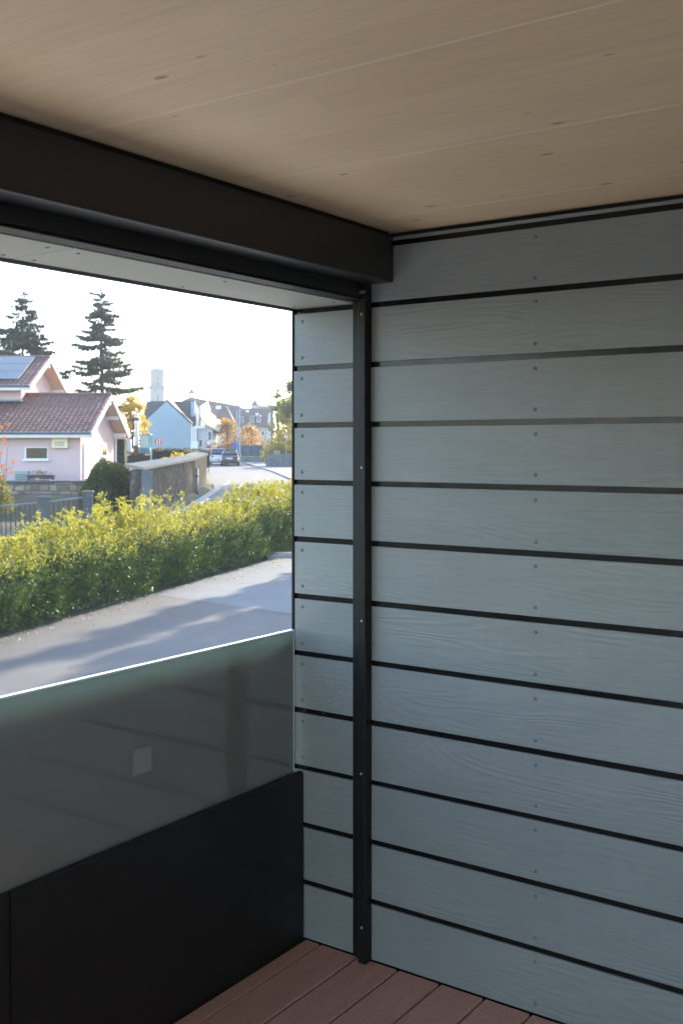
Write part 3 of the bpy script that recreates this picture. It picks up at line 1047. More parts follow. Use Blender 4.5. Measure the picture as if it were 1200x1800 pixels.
def box_hedge(name, label, pts, w_, h0, n, ln, m, seed, group=None, cat='hedge'):
    """clipped hedge along a polyline of ground points"""
    rg = np.random.default_rng(seed)
    pts = [Vector(p) for p in pts]
    root = thing(name, label, cat, pts[0], 0, group)
    segs = [(a, b, (b - a).length) for a, b in zip(pts, pts[1:])]
    tot = sum(s_[2] for s_ in segs)
    P, A = [], []
    core = MB()
    for a, b, l_ in segs:
        k = int(n * l_ / tot)
        u = rg.uniform(-.02, 1.02, k)
        d = (b - a).normalized(); nn = Vector((-d.y, d.x, 0))
        th = rg.uniform(0, 1, k)
        # perimeter of the section: side, top, side
        per = th * (2 * h0 + w_)
        x = np.where(per < h0, -w_ / 2, np.where(per < h0 + w_, per - h0 - w_ / 2, w_ / 2))
        z = np.where(per < h0, per, np.where(per < h0 + w_, h0, 2 * h0 + w_ - per))
        p = np.array(a)[None] + np.array(b - a)[None] * u[:, None] + np.array(nn)[None] * x[:, None]
        p[:, 2] += z
        p += rg.normal(0, ln * .55, p.shape)
        ax = rg.normal(0, .7, p.shape) + np.array(nn)[None] * (x / (w_ / 2) * .7)[:, None]
        ax[:, 2] += .6
        P.append(p); A.append(ax)
        q = nn * (w_ / 2 - ln * .4)
        la, lb = a - pts[0], b - pts[0]
        core.hexa([la - q, lb - q, lb + q, la + q] + [v_ + Vector((0, 0, h0 - ln * .4)) for v_ in (la - q, lb - q, lb + q, la + q)])
    P = np.concatenate(P) - np.array(pts[0]); A = np.concatenate(A)
    v, f = leaves(P, A, rg.uniform(.7, 1.3, len(P)) * ln, ln * .55, seed)
    np_mesh('foliage', v, f, m, root)['kind'] = 'stuff'
    core.build('shade_core', M['hedge_core'], root)
    return root


# ------------------------------------------------------------------ concrete retaining wall along the road
def retaining_wall():
    A, C, D = Vector((-7.37, 39, 0)), Vector((-7.46, 54, 0)), Vector((-7.63, 60.2, 0))
    B = Vector((-8.35, 42.3, 0))
    E = Vector((-8.6, 61.5, 0))
    root = thing('retaining_wall', 'mottled old concrete retaining wall with pale coping beside the road', 'wall', (A.x, A.y, .3))
    o = Vector((A.x, A.y, .3))
    th = .42

    def seg(nm, m, p, q, z0p, z0q, z1p, z1q, thick, ext=0.0):
        d = (q - p).normalized(); nn = Vector((-d.y, d.x, 0))
        a, b = p - d * ext, q + d * ext
        mb = MB()
        mb.hexa([Vector((*(v_.xy), z)) - o for v_, z in ((a, z0p), (b, z0q), (b + nn * thick, z0q), (a + nn * thick, z0p), (a, z1p), (b, z1q), (b + nn * thick, z1q), (a + nn * thick, z1p))])
        return mb.build(nm, m, root, bevel=.02)

    # wall bodies (left of travel direction is the garden side)
    M1 = A.lerp(C, .5)
    seg('wall_panel', M['concrete_shaded'], A, C - Vector((0, .15, 0)), .35, .6, 2.42, 2.60, th)
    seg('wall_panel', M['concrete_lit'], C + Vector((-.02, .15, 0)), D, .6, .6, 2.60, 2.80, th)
    seg('wall_panel', M['concrete_shaded'], D + Vector((-.1, .02, 0)), E, .6, .6, 2.8, 2.86, th)
    p = seg('wall_panel', M['concrete_grey'], B, A + Vector((-.03, .06, 0)), .3, .3, 2.40, 2.42, th)
    p['label'] = 'grey end face of the wall'
    # coping slabs: tilt up towards the garden
    def cop(p, q, zp, zq, n_):
        d = (q - p).normalized(); nn = Vector((-d.y, d.x, 0))
        for i in range(n_):
            a = p.lerp(q, i / n_ + .002); b = p.lerp(q, (i + 1) / n_ - .002)
            za = zp + (zq - zp) * i / n_; zb = zp + (zq - zp) * (i + 1) / n_
            a0, a1 = a - nn * .09, a + nn * .62
            b0, b1 = b - nn * .09, b + nn * .62
            pts = [Vector((v_.x, v_.y, z)) - o for v_, z in ((a0, za), (b0, zb), (b1, zb + .13), (a1, za + .13))]
            MB().hexa(pts + [v_ + Vector((0, 0, .11)) for v_ in pts]).build('coping_slab', M['cap'], root, bevel=.015)
    cop(A, C, 2.425, 2.605, 7)
    cop(C, D, 2.605, 2.805, 3)
    cop(D + Vector((-.1, .05, 0)), E, 2.81, 2.86, 1)
    MB().tube([C - o + Vector((.1, .0, .5)), C - o + Vector((.1, 0, 2.2))], .085, 10).build('drain_pipe', M['rail_grey'], root, True)
    for q in (.9, 1.8):
        MB().rbox(C - o + Vector((.07, 0, q)), .24, .22, .05, 0).build('pipe_clamp', M['iron'], root)


retaining_wall()


# stone garden wall in front of the pink house
def stone_wall():
    rg = np.random.default_rng(31)
    x0, x1, Y = -14.4, -9.9, 42.6
    zb, zt = .75, 1.82
    root = thing('stone_wall', 'rubble stone garden wall with dark coping in front of the pink house', 'wall', ((x0 + x1) / 2, Y, zb))
    cx = (x0 + x1) / 2
    MB().box(x0 - cx, x1 - cx, .05, .4, -.2, zt - zb - .02).build('mortar_bed', M['mortar'], root)
    z = 0.0
    while z < zt - zb - .08:
        hh = rg.uniform(.19, .27)
        if z + hh > zt - zb - .03: hh = zt - zb - .03 - z
        x = x0 - cx + rg.uniform(0, .1)
        while x < x1 - cx - .1:
            w_ = min(rg.uniform(.24, .5), x1 - cx - x)
            gp_ = .02
            j = lambda s_: rg.normal(0, s_)
            pr = rg.uniform(.0, .045)
            MB().hexa([(x + gp_ + j(.012), .03 - pr, z + gp_ + j(.012)), (x + w_ - gp_ + j(.012), .03 - pr, z + gp_ + j(.012)), (x + w_ - gp_, .12, z + gp_), (x + gp_, .12, z + gp_),
                       (x + gp_ + j(.015), .03 - pr + j(.01), z + hh - gp_ + j(.012)), (x + w_ - gp_ + j(.015), .03 - pr + j(.01), z + hh - gp_ + j(.012)), (x + w_ - gp_, .12, z + hh - gp_), (x + gp_, .12, z + hh - gp_)]).build('stone', M['stone'], root, bevel=.018)
            x += w_
        z += hh
    for i in range(5):
        a = x0 - cx + i * (x1 - x0) / 5
        MB().box(a + .008, a + (x1 - x0) / 5 - .008, -.09 + rg.normal(0, .012), .48, zt - zb + rg.normal(0, .008), zt - zb + .12 + rg.normal(0, .012)).build('coping_stone', M['coping_dark'], root, bevel=.03)


stone_wall()


def street_fence():
    Y = 33.0
    root = thing('street_fence', 'low street fence of concrete posts with a grey top rail and dark bars', 'fence', (-9.2, Y, 0))
    o = Vector((-9.2, Y, 0))
    posts = [(-13.2, Y - .6), (PX(78, 0, Y).x, Y), (PX(155, 0, Y + .7).x, Y + .7)]
    tops = [1.42, 1.72, 1.86]
    for (x, y), t in zip(posts, tops):
        p = MB().rbox(Vector((x, y, t / 2 - .1)) - o, .30, .30, t + .2 - .06, .1).build('post', M['post_concrete'], root, bevel=.02)
        MB().rbox(Vector((x, y, t - .0)) - o, .36, .36, .07, .1).build('post_cap', M['coping_dark'], p, bevel=.015)
    for (a, b), (ta, tb) in zip(zip(posts, posts[1:]), zip(tops, tops[1:])):
        p, q = Vector((*a, ta - .16)) - o, Vector((*b, tb - .16)) - o
        d = (q - p); MB().tube([p + d * .05, q - d * .05], .03, 6).build('top_rail', M['rail_grey'], root)
        MB().tube([p + d * .05 - Vector((0, 0, ta - .5)), q - d * .05 - Vector((0, 0, tb - .5))], .025, 6).build('bottom_rail', M['rail_grey'], root)
        k = int(d.length / .14)
        bar = None
        for i in range(1, k):
            c = p + d * (i / k)
            if bar is None:
                bar = MB().box(-.014, .014, -.012, .012, -.95, -.01).build('bar', M['iron'], root)
                bar.location = c
            else:
                nb = bar.copy(); COL.objects.link(nb); nb.parent = root; nb.location = c
        MB().hexa([Vector((p.x, p.y - .1, -.1)), Vector((q.x, q.y - .1, -.1)), Vector((q.x, q.y + .1, -.1)), Vector((p.x, p.y + .1, -.1)),
                   Vector((p.x, p.y - .1, .3)), Vector((q.x, q.y - .1, .3)), Vector((q.x, q.y + .1, .3)), Vector((p.x, p.y + .1, .3))]).build('plinth', M['concrete_grey'], root)


street_fence()


# clipped dome bush
def dome():
    Y = 41.0
    c = PX(192, 862, Y)
    base = Vector((c.x, Y, .7))
    root = thing('dome_bush', 'dark green clipped dome bush left of the concrete wall', 'bush', base)
    rg = np.random.default_rng(41)
    n = 9000
    d = unit(rg.normal(0, 1, (n, 3))); d[:, 2] = np.where(d[:, 2] < -.2, -d[:, 2], d[:, 2])
    r = rg.uniform(.9, 1.03, n) * (1 + .05 * np.sin(d[:, 0] * 6 + d[:, 2] * 4) + .04 * np.sin(d[:, 1] * 9))
    rad = np.array([1.02, 1.0, 1.5])
    p = d * r[:, None] * rad + [0, 0, .5]
    # shoulders
    a = d + rg.normal(0, .7, (n, 3))
    v, f = leaves(p, a, rg.uniform(.05, .1, n), .05, 4)
    np_mesh('foliage', v, f, M['topiary'], root)['kind'] = 'stuff'
    mb = MB()
    pts = [(.85 * math.cos(t) * rr, .85 * math.sin(t) * rr, z) for z, rr in ((-.2, .8), (.5, 1), (1.1, .9), (1.6, .6), (1.82, .2)) for t in np.linspace(0, 2 * math.pi, 14, endpoint=False)]
    fs = [(i * 14 + k, i * 14 + (k + 1) % 14, (i + 1) * 14 + (k + 1) % 14, (i + 1) * 14 + k) for i in range(4) for k in range(14)]
    mb.add(pts, fs)
    mb.build('shade_core', M['hedge_core'], root)


dome()


# flowering bush at the left edge
def flower_bush():
    base = Vector((-13.15, 40.0, .7))
    root = thing('flower_bush', 'green bush with orange flowers and bare twigs at the left edge by the stone wall', 'bush', base)
    P, A, LN = [], [], []
    for k, (dx, dz, rr) in enumerate(((0, .5, .5), (.3, .9, .42), (-.4, .9, .5), (.1, 1.3, .35), (.45, .45, .4), (-.2, 1.5, .3))):
        p, a, l_ = blob_leaves((dx, 0, dz), (rr, rr, rr), 420, 500 + k, .1, .11)
        P.append(p); A.append(a); LN.append(l_)
    v, f = leaves(np.concatenate(P), np.concatenate(A), np.concatenate(LN), np.concatenate(LN) * .45, 5)
    np_mesh('foliage', v, f, M['olive_tree'], root)['kind'] = 'stuff'
    rg = np.random.default_rng(51)
    tw = MB()
    for i in range(16):
        a = rg.uniform(-.5, .5); h = rg.uniform(1.5, 3.0)
        tw.tube([(a * .3, rg.normal(0, .1), .2), (a * .8, rg.normal(0, .15), h * .6), (a * 1.3 + rg.normal(0, .2), rg.normal(0, .2), h)], [.014, .009, .004], 4, False)
    tw.build('twigs', M['twig'], root)
    for (px_, py_) in ((5, 837), (13, 824), (4, 820), (2, 752), (6, 770), (15, 746), (66, 842), (3, 795), (20, 831), (24, 812), (10, 779)):
        c = PX(px_, py_, 39.7) - base
        p, a, l_ = blob_leaves((0, 0, 0), (.05, .05, .04), 26, int(px_ * 7 + py_), .1, .07)
        v, f = leaves(p + np.array(c), a, l_, l_ * .6, 2)
        np_mesh('flower', v, f, M['flower'], root)


flower_bush()

# ------------------------------------------------------------------ pink house
def pink_house():
    X1, Y0, Y1 = -12.54, 51.0, 58.6           # gable wall, front and back
    XL = -25.0
    gz0 = 1.2
    o = Vector((-16, 51, gz0))
    root = thing('pink_house', 'pale pink house with brown tiled roofs and solar panels on the left', 'house', o)

    def B(nm, m, x0, x1, y0, y1, z0, z1, par=None, bev=0):
        return MB().box(x0 - o.x, x1 - o.x, y0 - o.y, y1 - o.y, z0 - o.z, z1 - o.z).build(nm, m, par or root, bevel=bev)
    eave, ridge = 4.02, 5.86
    ym = (Y0 + Y1) / 2
    # walls of the low wing: pentagon pushed to the left
    w_ = MB()
    w_.prism([Vector(p) - o for p in ((X1, Y0, gz0 - .3), (X1, Y1, gz0 - .3), (X1, Y1, eave), (X1, ym, ridge - .12), (X1, Y0, eave))], (XL - X1, 0, 0))
    w_.build('wall', M['pink'], root)
    # roof planes with overhangs
    ox, oy = .65, .62
    sl_ = (ridge - eave) / (ym - Y0)

    def roof(xl, xr, y0, ymid, y1, ze, zr, name='roof', tile_rows=16):
        th = .16
        for ya, sgn in ((y0, 1), (y1, -1)):
            pts = [(xl, ya, ze), (xr, ya, ze), (xr, ymid, zr), (xl, ymid, zr)]
            mb = MB(); mb.hexa([Vector(p) - o - Vector((0, 0, th)) for p in pts] + [Vector(p) - o for p in pts])
            r_ = mb.build(name, M['soffit_wood'], root)
            # tile courses: stepped pantiles
            ln_ = math.hypot(ymid - ya, zr - ze); du = (Vector((0, ymid - ya, zr - ze))) / ln_
            nn = Vector((0, -du.z, du.y)) if sgn > 0 else Vector((0, du.z, -du.y))
            if nn.z < 0: nn = -nn
            step = ln_ / tile_rows
            tw = .25
            nt_ = int((xr - xl) / tw)
            V, Fq = [], []
            for r2 in range(tile_rows):
                for c in range(nt_):
                    xa = xr - (c + 1) * tw; 
                    p0 = Vector((xa, ya, ze)) + du * (r2 * step - .04)
                    prof_ = [(0, .02), (.05, .055), (.125, .07), (.2, .055), (.245, .02)]
                    b_ = len(V)
                    jt = random.uniform(-.006, .006)
                    for (px_, hz) in prof_:
                        V.append(p0 + Vector((px_, 0, 0)) + nn * (hz + .03 + jt) - o)
                    for (px_, hz) in prof_:
                        V.append(p0 + Vector((px_, 0, 0)) + du * (step + .05) + nn * (hz + jt) - o)
                    for (px_, hz) in prof_:
                        V.append(p0 + Vector((px_, 0, 0)) + nn * (.0) - o)
                    for k in range(4):
                        Fq.append((b_ + k, b_ + k + 1, b_ + 6 + k, b_ + 5 + k))
                        Fq.append((b_ + 10 + k, b_ + 11 + k, b_ + k + 1, b_ + k))
            mb = MB(); mb.v = [tuple(p) for p in V]; mb.f = Fq
            t_ = mb.build('roof_tiles', M['tile'], r_)
            t_['kind'] = 'stuff'
        # ridge tiles
        rt = MB().tube([Vector((xl, ymid, zr + .07)) - o, Vector((xr, ymid, zr + .07)) - o], .11, 8).build('ridge', M['tile'], root)
        # verge boards along the gable edge
        for ya in (y0, y1):
            p = [Vector((xr, ya, ze - .2)) - o, Vector((xr, ymid, zr - .2)) - o, Vector((xr, ymid, zr + .06)) - o, Vector((xr, ya, ze + .06)) - o]
            MB().prism(p, (.06, 0, 0)).build('verge_board', M['fascia'], root)
        # fascia and gutter at the front eave
        MB().box(xl - o.x, xr - o.x, y0 - o.y - .05, y0 - o.y + .0, ze - .22 - o.z, ze - .0 - o.z).build('fascia', M['fascia'], root)
        MB().tube([Vector((xl, y0 - .1, ze + .0)) - o, Vector((xr, y0 - .1, ze + .0)) - o], .06, 8).build('gutter', M['zinc'], root)
        MB().box(xl - o.x, xr - o.x, y1 - o.y, y1 - o.y + .05, ze - .22 - o.z, ze - .0 - o.z).build('fascia', M['fascia'], root)

    roof(XL, X1 + ox, Y0 - oy, ym, Y1 + oy, eave - sl_ * oy + .22, ridge + .06)
    # purlin ends under the verge
    for yy, zz in ((Y0 + .1, eave + .02), (ym, ridge - .22), (Y1 - .1, eave + .02), (Y0 + 1.9, eave + .9), (Y1 - 1.9, eave + .9)):
        MB().box(X1 - o.x, X1 + ox - .02 - o.x, yy - .09 - o.y, yy + .09 - o.y, zz - .2 - o.z, zz - o.z).build('purlin', M['white'], root)
    # upper block
    XU, YU0, YU1 = -16.3, 54.0, 60.2
    eU, rU = 6.52, 7.98
    yu = (YU0 + YU1) / 2
    w2 = MB()
    w2.prism([Vector(p) - o for p in ((XU, YU0, 4.4), (XU, YU1, 4.4), (XU, YU1, eU), (XU, yu, rU - .1), (XU, YU0, eU))], (XL - XU, 0, 0))
    w2.build('upper_wall', M['pink'], root)
    roof(XL, XU + .62, YU0 - .6, yu, YU1 + .6, eU - .17, rU + .06, 'upper_roof', 12)
    B('flashing', M['zinc'], XL, XU + .12, YU0 - .5, YU0 - .01, 5.58, 5.68)
    for yy, zz in ((YU0 + .1, eU), (yu, rU - .25), (YU1 - .1, eU)):
        MB().box(XU - o.x, XU + .6 - o.x, yy - .09 - o.y, yy + .09 - o.y, zz - .2 - o.z, zz - o.z).build('purlin', M['white'], root)
    # solar panels on the front slope of the upper roof
    y0_, z0_ = YU0 - .6, eU - .17
    du = Vector((0, yu - y0_, rU + .06 - z0_)); lnu = du.length; du /= lnu
    nn = Vector((0, -du.z, du.y))
    for r2 in range(3):
        for c in range(5):
            a0 = .62 + r2 * 1.13; a1 = a0 + 1.10
            xr_ = -16.42 - c * 1.72; xl_ = xr_ - 1.68
            q = [Vector((xl_, y0_, z0_)) + du * a0, Vector((xr_, y0_, z0_)) + du * a0, Vector((xr_, y0_, z0_)) + du * a1, Vector((xl_, y0_, z0_)) + du * a1]
            MB().hexa([p + nn * .12 - o for p in q] + [p + nn * .16 - o for p in q]).build('solar_panel', M['solar'], root, bevel=.008)
    # window of the front
    wx0, wx1 = PX(44, 0, Y0).x, PX(85, 0, Y0).x
    wz0, wz1 = PX(0, 807, Y0).z, PX(0, 786, Y0).z
    fr = MB()
    for (a, b, c, d) in ((wx0, wx1, wz1 - .035, wz1), (wx0, wx1, wz0, wz0 + .035), (wx0, wx0 + .08, wz0 + .035, wz1 - .035), (wx1 - .035, wx1, wz0 + .035, wz1 - .035)):
        fr.box(a - o.x, b - o.x, -.04, .06, c - o.z, d - o.z)
    wn = fr.build('window', M['white'], root)
    MB().box(wx0 + .081 - o.x, wx1 - .036 - o.x, -.012, .02, wz0 + .036 - o.z, wz1 - .036 - o.z).build('pane', M['window'], wn)
    MB().box(wx0 - .08 - o.x, wx1 + .08 - o.x, -.16, -.0, wz0 - .09 - o.z, wz0 - .005 - o.z).build('sill', M['white'], wn)
    # cream vent box under the eave
    vx0, vx1 = PX(94, 0, Y0).x, PX(121.5, 0, Y0).x
    vz0, vz1 = PX(0, 787.5, Y0 - .3).z, PX(0, 763.5, Y0 - .3).z
    vb = MB().box(vx0 - o.x, vx1 - o.x, -.28, -.002, vz0 - o.z, vz1 - o.z).build('vent_box', M['cream'], root, bevel=.015)
    for k in range(3):
        MB().box(vx0 + .15 - o.x, vx1 - .15 - o.x, -.292, -.283, vz0 + .1 + k * .08 - o.z, vz0 + .135 + k * .08 - o.z).build('louvre', M['tan'], vb)
    cb_ = MB().tube([(vx0 + .46 - o.x, -.293, vz1 - .13 - o.z), (vx0 + .46 - o.x, -.283, vz1 - .13 - o.z)], .06, 10).build('badge', M['green_logo'], vb)
    # gable door with white slatted shutter, gable window
    gy0, gy1 = Y0 + .45, Y0 + 1.55
    dr = B('door', M['white'], X1 + .001, X1 + .05, gy0, gy1, 1.35, PX(0, 777, 51).z - .12)
    for k in range(20):
        z = 1.4 + k * .105
        MB().hexa([Vector(p) - o for p in ((X1 + .052, gy0 + .05, z), (X1 + .10, gy0 + .05, z), (X1 + .10, gy1 - .05, z), (X1 + .052, gy1 - .05, z), (X1 + .052, gy0 + .05, z + .075), (X1 + .065, gy0 + .05, z + .075), (X1 + .065, gy1 - .05, z + .075), (X1 + .052, gy1 - .05, z + .075))]).build('slat', M['white'], dr)
    hy0, hy1 = X1 / ((179 - 600) / F), X1 / ((187.5 - 600) / F)
    g2 = B('window', M['white'], X1 - .02, X1 + .03, hy0, hy1, PX(0, 802, 55).z, PX(0, 779, 55).z)
    B('pane', M['window'], X1 + .031, X1 + .036, hy0 + .08, hy1 - .08, PX(0, 800, 55).z, PX(0, 781, 55).z, g2)
    B('sill', M['white'], X1 + .0, X1 + .16, hy0 - .12, hy1 + .12, PX(0, 805, 55).z, PX(0, 802.3, 55).z, g2)
    # downpipe on the back corner
    MB().tube([Vector((X1 + .07, Y1 + .06, 1.3)) - o, Vector((X1 + .07, Y1 + .06, eave)) - o], .05, 8).build('downpipe', M['white'], root)


pink_house()

# heat pump and planter in front of the pink house
hp = thing('heat_pump', 'grey green heat pump box standing by the pink wall under the window', 'heat pump', (PX(35, 0, 49).x, 49.4, 1.3))
MB().box(-.32, .32, -.2, .2, .05, .85).build('casing', M['ac'], hp, bevel=.02)
for k in range(6):
    MB().box(-.24, .24, -.215, -.203, .16 + k * .1, .21 + k * .1).build('louvre', M['zinc'], hp)
for sx in (-.25, .25):
    MB().box(sx - .04, sx + .04, -.18, .18, -.1, .05).build('foot', M['iron'], hp)
pl = thing('planter', 'long dark planter trough against the pink wall beside the heat pump', 'planter', (PX(70, 0, 49).x, 49.2, 1.3))
MB().box(-.58, .58, -.2, .2, 0, .62).build('trough', M['planter'], pl, bevel=.015)
MB().box(-.62, .62, -.24, .24, .62, .68).build('rim', M['planter'], pl, bevel=.01)
mbp = []
p, a, l_ = blob_leaves((0, 0, .75), (.5, .15, .14), 120, 77, .1, .1)
v, f = leaves(p, a, l_, l_ * .4, 3)
np_mesh('plants', v, f, M['olive_tree'], pl)['kind'] = 'stuff'

# tall clipped hedge behind the gable
box_hedge('tall_hedge', 'tall dark clipped hedge behind the pink gable', [(-14.2, 65, 2.0), (-13.2, 65, 2.0)], .9, 2.1, 2500, .1, M['dark_hedge'], 61)
box_hedge('low_hedge', 'low dark green hedge in front of the pale blue house', [(-12.6, 71, 2.0), (-10.6, 71, 2.0), (-8.9, 70, 1.9)], .8, 1.05, 5200, .1, M['dark_hedge'], 62)
for k, (px_, wd_, hh) in enumerate(((291, .5, .4), (311, .75, .75), (318, .5, .6), (337, .8, .8), (344, .5, .7), (302, .4, .35))):
    b_ = PX(px_, 0, 63.5 + k * .3)
    p, a, l_ = blob_leaves((0, 0, hh * .55), (wd_ * .62, .3, hh * .55), 260, 700 + k, .1, .13)
    r_ = thing('yellow_shrub', ['small yellow shrub at the left end behind the coping', 'large round yellow shrub in the middle behind the coping', 'yellow shrub close right of the large round one', 'large yellow shrub at the right end behind the coping', 'slim yellow shrub beside the rightmost large one', 'lowest yellow shrub between the two leftmost ones'][k], 'shrub', (b_.x, b_.y, 2.18), 0, 'yellow shrubs behind the concrete wall')
    v, f = leaves(p, a, l_, l_ * .7, 3)
    np_mesh('foliage', v, f, M['yellow_shrub'], r_)
    MB().tube([(0, 0, -.1), (0, 0, hh * .6)], [.02, .01], 5).build('stem', M['twig'], r_)

# ------------------------------------------------------------------ trees
spruce('spruce_tree', 'spruce on the left behind the solar panel roof', (PX(41, 0, 78).x, 78, 2.1), PX(0, 513, 78).z - 2.1, 6.4, 81, .85, .16)
spruce('spruce_tree', 'tall sparse spruce standing between pink house and church tower', (PX(179, 0, 84).x, 84, 2.1), PX(0, 504, 84).z - 2.1, 5.0, 82, .78, .34)
broadleaf('yellow_tree', 'yellow autumn tree behind the excavator', 'tree', (PX(233, 0, 79).x, 79, 2.1), 4.9, 1.3, M['yellow_tree'], 34, 150, .15, 83, .1, gap=.4)
broadleaf('orange_tree', 'orange autumn tree left of the street lamps', 'tree', (PX(402, 0, 124).x, 124, 1.7), 4.5, 2.3, M['orange_tree'], 34, 110, .24, 84, .08)
broadleaf('orange_tree', 'smaller orange tree right of the street lamps', 'tree', (PX(441, 0, 127).x, 127, 1.7), 3.9, 1.8, M['orange_tree'], 24, 100, .24, 85, .08)
broadleaf('dark_tree', 'dark green tree with ragged top beside the utility pole', 'tree', (PX(512, 0, 118).x, 118, 1.8), 8.6, 2.1, M['green_tree'], 30, 150, .24, 86, .25)
broadleaf('olive_tree', 'olive green tree in front of the ragged dark tree', 'tree', (PX(508, 0, 112).x, 112, 1.8), 6.4, 2.1, M['olive_tree'], 34, 260, .2, 87, .05, gap=.45)
broadleaf('ragged_tree', 'thin dark tree branching out behind the utility pole', 'tree', (PX(489, 0, 122).x, 122, 1.8), 8.3, 1.0, M['green_tree'], 13, 46, .24, 88, .55, gap=.3)
# unseen slim trees added past the partition wall to streak the drive with shade
for k, (x_, y_, h_, r_) in enumerate(((3.6, 38, 9, .6), (5.9, 42, 12, .55), (5.2, 38, 11, .5), (7.7, 42, 13, .7), (7.0, 38, 10, .5), (9.6, 42, 13, .65), (9.1, 38, 11, .6), (12, 42, 13, .8), (7.1, 46, 15, .6), (8.9, 46, 15, .6), (9.9, 46, 16, .6), (11.9, 46, 15, .7), (4.4, 38.6, 10, .45), (6.1, 38.6, 11, .5))):
    broadleaf('shade_tree', ['leftmost of the nearer row of added slim trees beyond the wall', 'leftmost of the farther row of added slim trees beyond the wall', 'second from left of the nearer added slim trees', 'second from left of the farther added slim trees', 'third from left of the nearer added slim trees', 'third from left of the farther added slim trees', 'rightmost of the nearer row of added slim trees', 'rightmost of the farther row of added slim trees', 'leftmost of the rearmost row of added slim trees', 'second from left of the rearmost added slim trees', 'third from left of the rearmost added slim trees', 'rightmost of the rearmost row of added slim trees', 'added slim tree squeezed between the two leftmost nearer ones', 'added slim tree squeezed between second and third nearer ones'][k], 'tree', (x_, y_, gz(y_)), h_, r_, M['green_tree'], 46, 70, .2, 90 + k, .08, 'slim trees added right of the driveway for shade', gap=.62)
for k, (x_, y_, h_, r_) in enumerate(((1.5, 62, 16.5, 3.3), (3.4, 68, 18, 3.8), (.6, 75, 18, 3.0))):
    broadleaf('street_tree', ['nearest', 'broadest', 'farthest'][k] + ' of the big green trees on the verge right of the road', 'tree', (x_, y_, gz(y_)), h_, r_, M['green_tree'], 60, 110, .34, 120 + k, .28, 'big trees right of the road', gap=.36)

# ------------------------------------------------------------------ right side: shrub mass, wall, sign, bench
cs_ = thing('round_shrub', 'rounded green shrub mass behind the grey wall on the right', 'shrub', (PX(487, 0, 98).x, 98, 1.7))
P, A, LN = [], [], []
for k, (px_, zc_, rr) in enumerate(((470, .9, .75), (478, 1.5, .85), (487, 1.75, .9), (497, 1.7, 1.0), (508, 1.8, 1.0), (516, 1.5, .9), (475, .5, .7), (490, .7, .9), (503, .7, .9))):
    p, a, l_ = blob_leaves((PX(px_, 0, 98).x - cs_.location.x, RNG.uniform(-.3, .3), zc_), (rr, .8, rr), 650, 900 + k, .5, .16)
    P.append(p); A.append(a); LN.append(l_)
for px_, hh in ((496, 1.0), (499, .7), (505, 1.1), (492, .6), (509, .8)):
    n_ = 60
    z_ = RNG.uniform(0, hh, n_)
    P.append(np.stack([np.full(n_, PX(px_, 0, 98).x - cs_.location.x) + RNG.normal(0, .05, n_), RNG.normal(0, .06, n_), 2.4 + z_], 1)); A.append(RNG.normal(0, .5, (n_, 3)) + [0, 0, 1]); LN.append(np.full(n_, .16))
v, f = leaves(np.concatenate(P), np.concatenate(A), np.concatenate(LN), np.concatenate(LN) * .5, 6)
np_mesh('foliage', v, f, M['olive_tree'], cs_)['kind'] = 'stuff'
MB().tube([(0, 0, -.2), (.1, 0, 1.5)], [.08, .03], 6).build('stem', M['bark'], cs_)
gw = thing('grey_wall', 'low grey concrete wall beside the pavement at right', 'wall', (PX(467, 0, 95).x, 95, 1.4))
for i in range(3):
    MB().box(i * 1.6 + .01, i * 1.6 + 1.59, i * -.0, .3, -.2, 1.22).build('wall_panel', M['concrete_grey'], gw, bevel=.02)
sg = thing('triangle_sign', 'red bordered triangle warning sign on a pole behind the grey wall', 'road sign', (PX(502.5, 0, 96).x, 96, 1.4))
zc = PX(0, 767, 96).z - 1.4
MB().tube([(0, 0, -.2), (0, 0, zc + .62)], .035, 8).build('pole', M['lamp_metal'], sg)


def tri(s_, y, m, nm, par, z_=0):
    p = [(-s_ / 2, y, zc - s_ * .29 + z_), (s_ / 2, y, zc - s_ * .29 + z_), (0, y, zc + s_ * .577 + z_)]
    return MB().prism(p, (0, -.008, 0)).build(nm, m, par)


pt = tri(.62, -.05, M['red'], 'plate', sg)
tri(.40, -.062, M['white'], 'plate_face', pt)
MB().box(-.035, .035, -.078, -.072, zc - .07, zc + .09).build('symbol', M['iron'], pt)
MB().box(-.09, .09, -.05, .02, zc + .52, zc + .62).build('top_cap', M['white'], sg)
bn = thing('bench', 'small bench of pale slats in front of the shrub hedge behind the wall', 'bench', (PX(486, 0, 96).x, 96.4, 2.4))
for k in range(3):
    MB().box(-.32, .32, .0, .05, .18 + k * .13, .26 + k * .13).build('slat', M['bench_wood'], bn)
for sx in (-.28, .28):
    MB().box(sx - .03, sx + .03, .05, .1, -.9, .5).build('leg', M['iron'], bn)
up = thing('utility_pole', 'tall thin utility pole in front of the right hand trees', 'utility pole', (PX(477.5, 0, 108).x, 108, 1.5))
zt = PX(0, 668, 108).z - 1.5
MB().tube([(0, 0, -.2), (0, 0, zt)], [.11, .075], 8).build('pole', M['pole_wood'], up)
MB().box(-.35, .35, -.05, .05, zt - .5, zt - .42).build('crossarm', M['pole_wood'], up)

